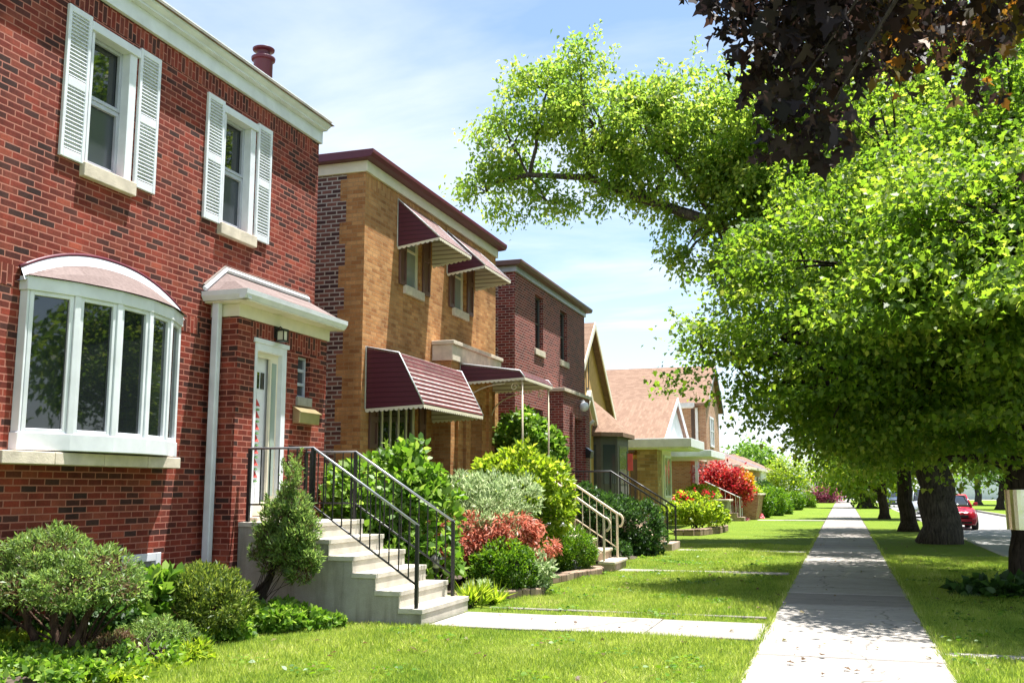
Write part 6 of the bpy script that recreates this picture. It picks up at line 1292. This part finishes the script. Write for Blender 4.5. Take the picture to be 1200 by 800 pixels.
sb_ = shrub("rose_bush", "red flowering rose bush in the block edged bed before the grey bay", "shrub", (-5.2, 37, .1), [sl_(820, 598, 24, 37, .5, 1.3), sl_(800, 600, 20, 36.3, .6), sl_(838, 606, 14, 38, .7), sl_(805, 585, 12, 37, .7)], 6500, 0.12, "leaf_chartreuse", OVAL, lumps=80, lump=.4)
P, d, i_ = in_lobes([sl_(815, 580, 24, 37, .3), sl_(800, 586, 12, 36.6, .6), sl_(826, 590, 12, 37, .6)], 34, .6)
leaf_object("blossom", np.repeat(P, 6, 0) + RNG.normal(size=(204, 3)) * .03, unit(204), unit(204), .09, OVAL, M["petal_red"], sb_)
rm = tree("scarlet_maple_tree", "scarlet red Japanese maple behind the tan brick planter", "tree", (-6.15, 52.9, 0.1), .08, (-6.15, 52.7, 1.1), [lobe(838, 563, 16, 52.5, fz=.8), lobe(858, 564, 15, 52.5, fz=.8), lobe(828, 572, 10, 52.5, fz=.8), lobe(848, 553, 11, 52.5, fz=.6), lobe(866, 576, 10, 52.5, fz=.8), lobe(845, 578, 14, 52.5, fz=.6)], 260, 30, .15, "leaf_scarlet", "bark_dark", RHOMB, .35, .7, droop=.1)
P, d, i_ = in_lobes([lobe(874, 562, 9, 52.5), lobe(868, 575, 7, 52.5)], 900, .3); leaf_object("golden_crown", P, unit(900), unit(900), .17, RHOMB, M["leaf_gold"], rm)
shrub("clipped_hedge_ball", "bright dome shaped shrub on top of the grey planter wall", "shrub", (-6.4, 49.3, 1.0), [sl_(822, 580, 20, 49.3, .55), sl_(808, 582, 12, 49.3, .6)], 3500, .10, "leaf_chartreuse", RHOMB, lumps=70, lump=.3)
shrub("yellow_bush", "loose yellow green bush below the scarlet maple", "shrub", (-5.3, 56, 1.2), [sl_(876, 575, 13, 56, .8), sl_(868, 568, 10, 56, .8)], 2200, .13, "leaf_chartreuse", RHOMB, lumps=40, lump=.4)
for i, (px, py_, r_, Y, lab) in enumerate(((892, 590, 14, 57.5, "nearest round clipped hedge right of the tan brick planter"), (905, 588, 15, 62, "tall middle hedge mound in the row along the lawn"), (915, 592, 13, 66, "round hedge mound third along the lawn"), (932, 588, 9, 78, "small hedge ball farther down the lawn"), (946, 588, 9, 90, "farthest hedge ball by the lawn edge"), (895, 578, 12, 64, "dark hedge mound behind the clipped row"))):
    c = at(px, py_, Y); shrub("clipped_hedge", lab, "hedge", (c[0], c[1], 0), [sl_(px, py_, r_, Y, 1.15), sl_(px, py_ + r_ * .5, r_ * .9, Y, .8)], 3200, .13, "leaf_box" if i != 5 else "leaf_dark", RHOMB, group="clipped hedge mounds along the far lawns", lumps=70, lump=.28)
for px, py_, Y, lab in ((880, 606, 56, "pink flowers at the foot of the tan brick planter"), (862, 610, 52, "pale pink flowers beside the brown porch steps")):
    c = at(px, py_, Y); shrub("flower_clump", lab, "flowers", (c[0], c[1], 0), [sl_(px, py_, 8, Y, .5), sl_(px + 8, py_, 6, Y, .5)], 700, .11, "petal_pink", OVAL, lumps=20, lump=.5)
shrub("hosta_clump", "dark green hostas round the foot of the banded maple trunk", "plant", (2.4, 16.9, 0), [sl_(1165, 690, 24, 17.0, .35), sl_(1130, 693, 16, 17.0, .3), sl_(1200, 692, 22, 17.2, .35)], 900, .16, "leaf_dark", OVAL, lumps=26, lump=.5, up=.3)
shrub("daylily_clump", "strappy yellow green plants at the bed edge by the concrete steps", "plant", (-5.2, 13.2, 0), [sl_(555, 705, 12, 13.2, .5), sl_(580, 703, 10, 13.6, .5)], 500, .22, "leaf_chartreuse", NEEDLE, lumps=12, lump=.7, up=1.2)
tarp = thing("blue_bin", (12.6, 88, 0), "blue bin standing beside the leaning tree across the street", "bin")
MB().prism([(12.2, 0), (12.9, 0), (13.0, 1.1), (12.1, 1.1)], "y", 87, 87.7).build("body", M["blue_tarp"], tarp, bevel=.03); MB().prism([(12.05, 1.1), (13.05, 1.1), (13.05, 1.15), (12.55, 1.25), (12.05, 1.15)], "y", 86.95, 87.75).build("lid", M["blue_tarp"], tarp)

# ------------------------------------------------------------------ grass blades over the near lawns
def blades(name, rects, dens, h):
    Ps = []
    for x0, x1, y0, y1, k_ in rects:
        n = int((x1 - x0) * (y1 - y0) * dens * k_); Ps.append(np.stack([x0 + (x1 - x0) * RNG.random(n), y0 + (y1 - y0) * RNG.random(n), np.zeros(n)], 1))
    P = np.concatenate(Ps); x, y = P[:, 0], P[:, 1]
    bad = (np.abs(x + 0.03) < 0.85) | ((x < -0.85) & (y > 11.17) & (y < 12.43)) | ((x < -0.85) & (y > 19.7) & (y < 20.04)) | ((x < -4.75) & (y > 11.0) & (y < 12.6))
    bad |= (x < np.interp(y, [4, 7.4, 8.8, 10.0, 11.0], [-5.9, -5.85, -6.4, -6.25, -5.95])) & (y < 11) ; bad |= (x < -4.55) & (y > 12.6) & (y < 19.3); bad |= (x > 0.8) & (y > 10.64) & (y < 10.84)
    P = P[~bad]; n = len(P); tilt = RNG.normal(size=(n, 2)) * 0.42
    T = norm(np.concatenate([tilt, np.ones((n, 1))], 1)); N = norm(np.concatenate([RNG.normal(size=(n, 2)), 0.15 * np.ones((n, 1))], 1))
    sz = h * (0.5 + 0.9 * RNG.random(n)) * (0.85 + 0.3 * np.sin(P[:, 0] * 2.1 + 1.3 * np.sin(P[:, 1] * 1.7)))
    x, y = P[:, 0], P[:, 1]
    pat = 0.5 + 0.22 * np.sin(1.9 * x + 2.3 * np.sin(0.9 * y)) * np.sin(1.3 * y + 1.1 * np.sin(1.7 * x)) + 0.16 * np.sin(6.1 * x + 3 * np.sin(2.1 * y)) * np.sin(5.3 * y) + 0.10 * np.sign(np.sin(2 * math.pi * x / 1.1))
    rnd = np.clip(pat * 0.7 + 0.5 * RNG.random(n) - 0.1 + 0.35 * (RNG.random(n) < 0.05), 0, 1)
    return tag(leaf_object(name, P, T, N, sz, np.array([(0, 0.09), (1, 0), (0, -0.09)]), M["grass_blade"], None, rnd, fold=0.0), "short mown grass over the near front lawns", "grass", None, "stuff")


blades("grass", [(-6.5, -0.86, 7.0, 11.2, 1.0), (-4.8, -0.86, 12.4, 19.7, 0.55), (-4.8, -0.86, 19.7, 30, 0.28), (0.8, 3.55, 8.5, 14, 0.9), (0.8, 3.55, 14, 26, 0.4), (-6.2, -0.86, 4.5, 7.0, .4)], 5200, 0.055)
# taller ragged blades along the pavement edges
n = 7000; yy = 7 + 30 * RNG.random(n) ** 1.6; sd = RNG.random(n) < .5; xx = np.where(sd, -0.91, 0.85) + RNG.normal(size=n) * .02
P = np.stack([xx, yy, np.zeros(n)], 1); T = norm(np.stack([np.where(sd, .25, -.25) + RNG.normal(size=n) * .3, RNG.normal(size=n) * .4, np.ones(n)], 1))
tag(leaf_object("edge_grass", P, T, norm(RNG.normal(size=(n, 3))), .075 * (.5 + RNG.random(n)), np.array([(0, .08), (1, 0), (0, -.08)]), M["grass_blade"], None, fold=0), "ragged longer grass along the sidewalk edges", "grass", None, "stuff")

n = 420; P = np.stack([-6 + 9.4 * RNG.random(n), 8 + 26 * RNG.random(n) ** 1.3, np.zeros(n) + 0.045], 1); P = P[(P[:, 0] > -4.6) | (P[:, 1] < 11)]; n = len(P)
tag(leaf_object("leaf_litter", P, norm(np.stack([RNG.normal(size=n), RNG.normal(size=n), 0.15 * RNG.normal(size=n)], 1)), norm(np.array([0, 0, 1.0]) + RNG.normal(size=(n, 3)) * .25), .05 * (.5 + RNG.random(n)), MAPLE, M["leaf_brown"]), "scattered fallen leaves and seeds on the sidewalk and lawns", "litter", None, "stuff")

cs = np.stack([-5.6 + 4.6 * RNG.random(70), 8 + 16 * RNG.random(70)], 1); cs = np.concatenate([cs, np.stack([0.95 + 2.4 * RNG.random(34), 8.5 + 14 * RNG.random(34)], 1)]); q = 34; ci = np.repeat(np.arange(len(cs)), q); n = len(ci)
xy = cs[ci] + RNG.normal(size=(n, 2)) * .13; ok_ = ((np.abs(xy[:, 0] + .03) > .95) & ~((xy[:, 0] < -.85) & (xy[:, 1] > 11.1) & (xy[:, 1] < 12.5)) & ~((xy[:, 0] < -.85) & (xy[:, 1] > 19.2) & (xy[:, 1] < 20.4)) & ~((xy[:, 0] < -4.5) & (xy[:, 1] > 11)))
xy = xy[ok_]; n = len(xy); P = np.concatenate([xy, 0.03 + 0.03 * RNG.random((n, 1))], 1)
tag(leaf_object("clover_weeds", P, norm(np.concatenate([RNG.normal(size=(n, 2)), .2 * RNG.random((n, 1))], 1)), norm(np.array([0, 0, 1.0]) + RNG.normal(size=(n, 3)) * .4), .05 * (.5 + RNG.random(n)), OVAL, M["leaf_box"]), "patches of clover and weeds in the front lawns", "weeds", None, "stuff")
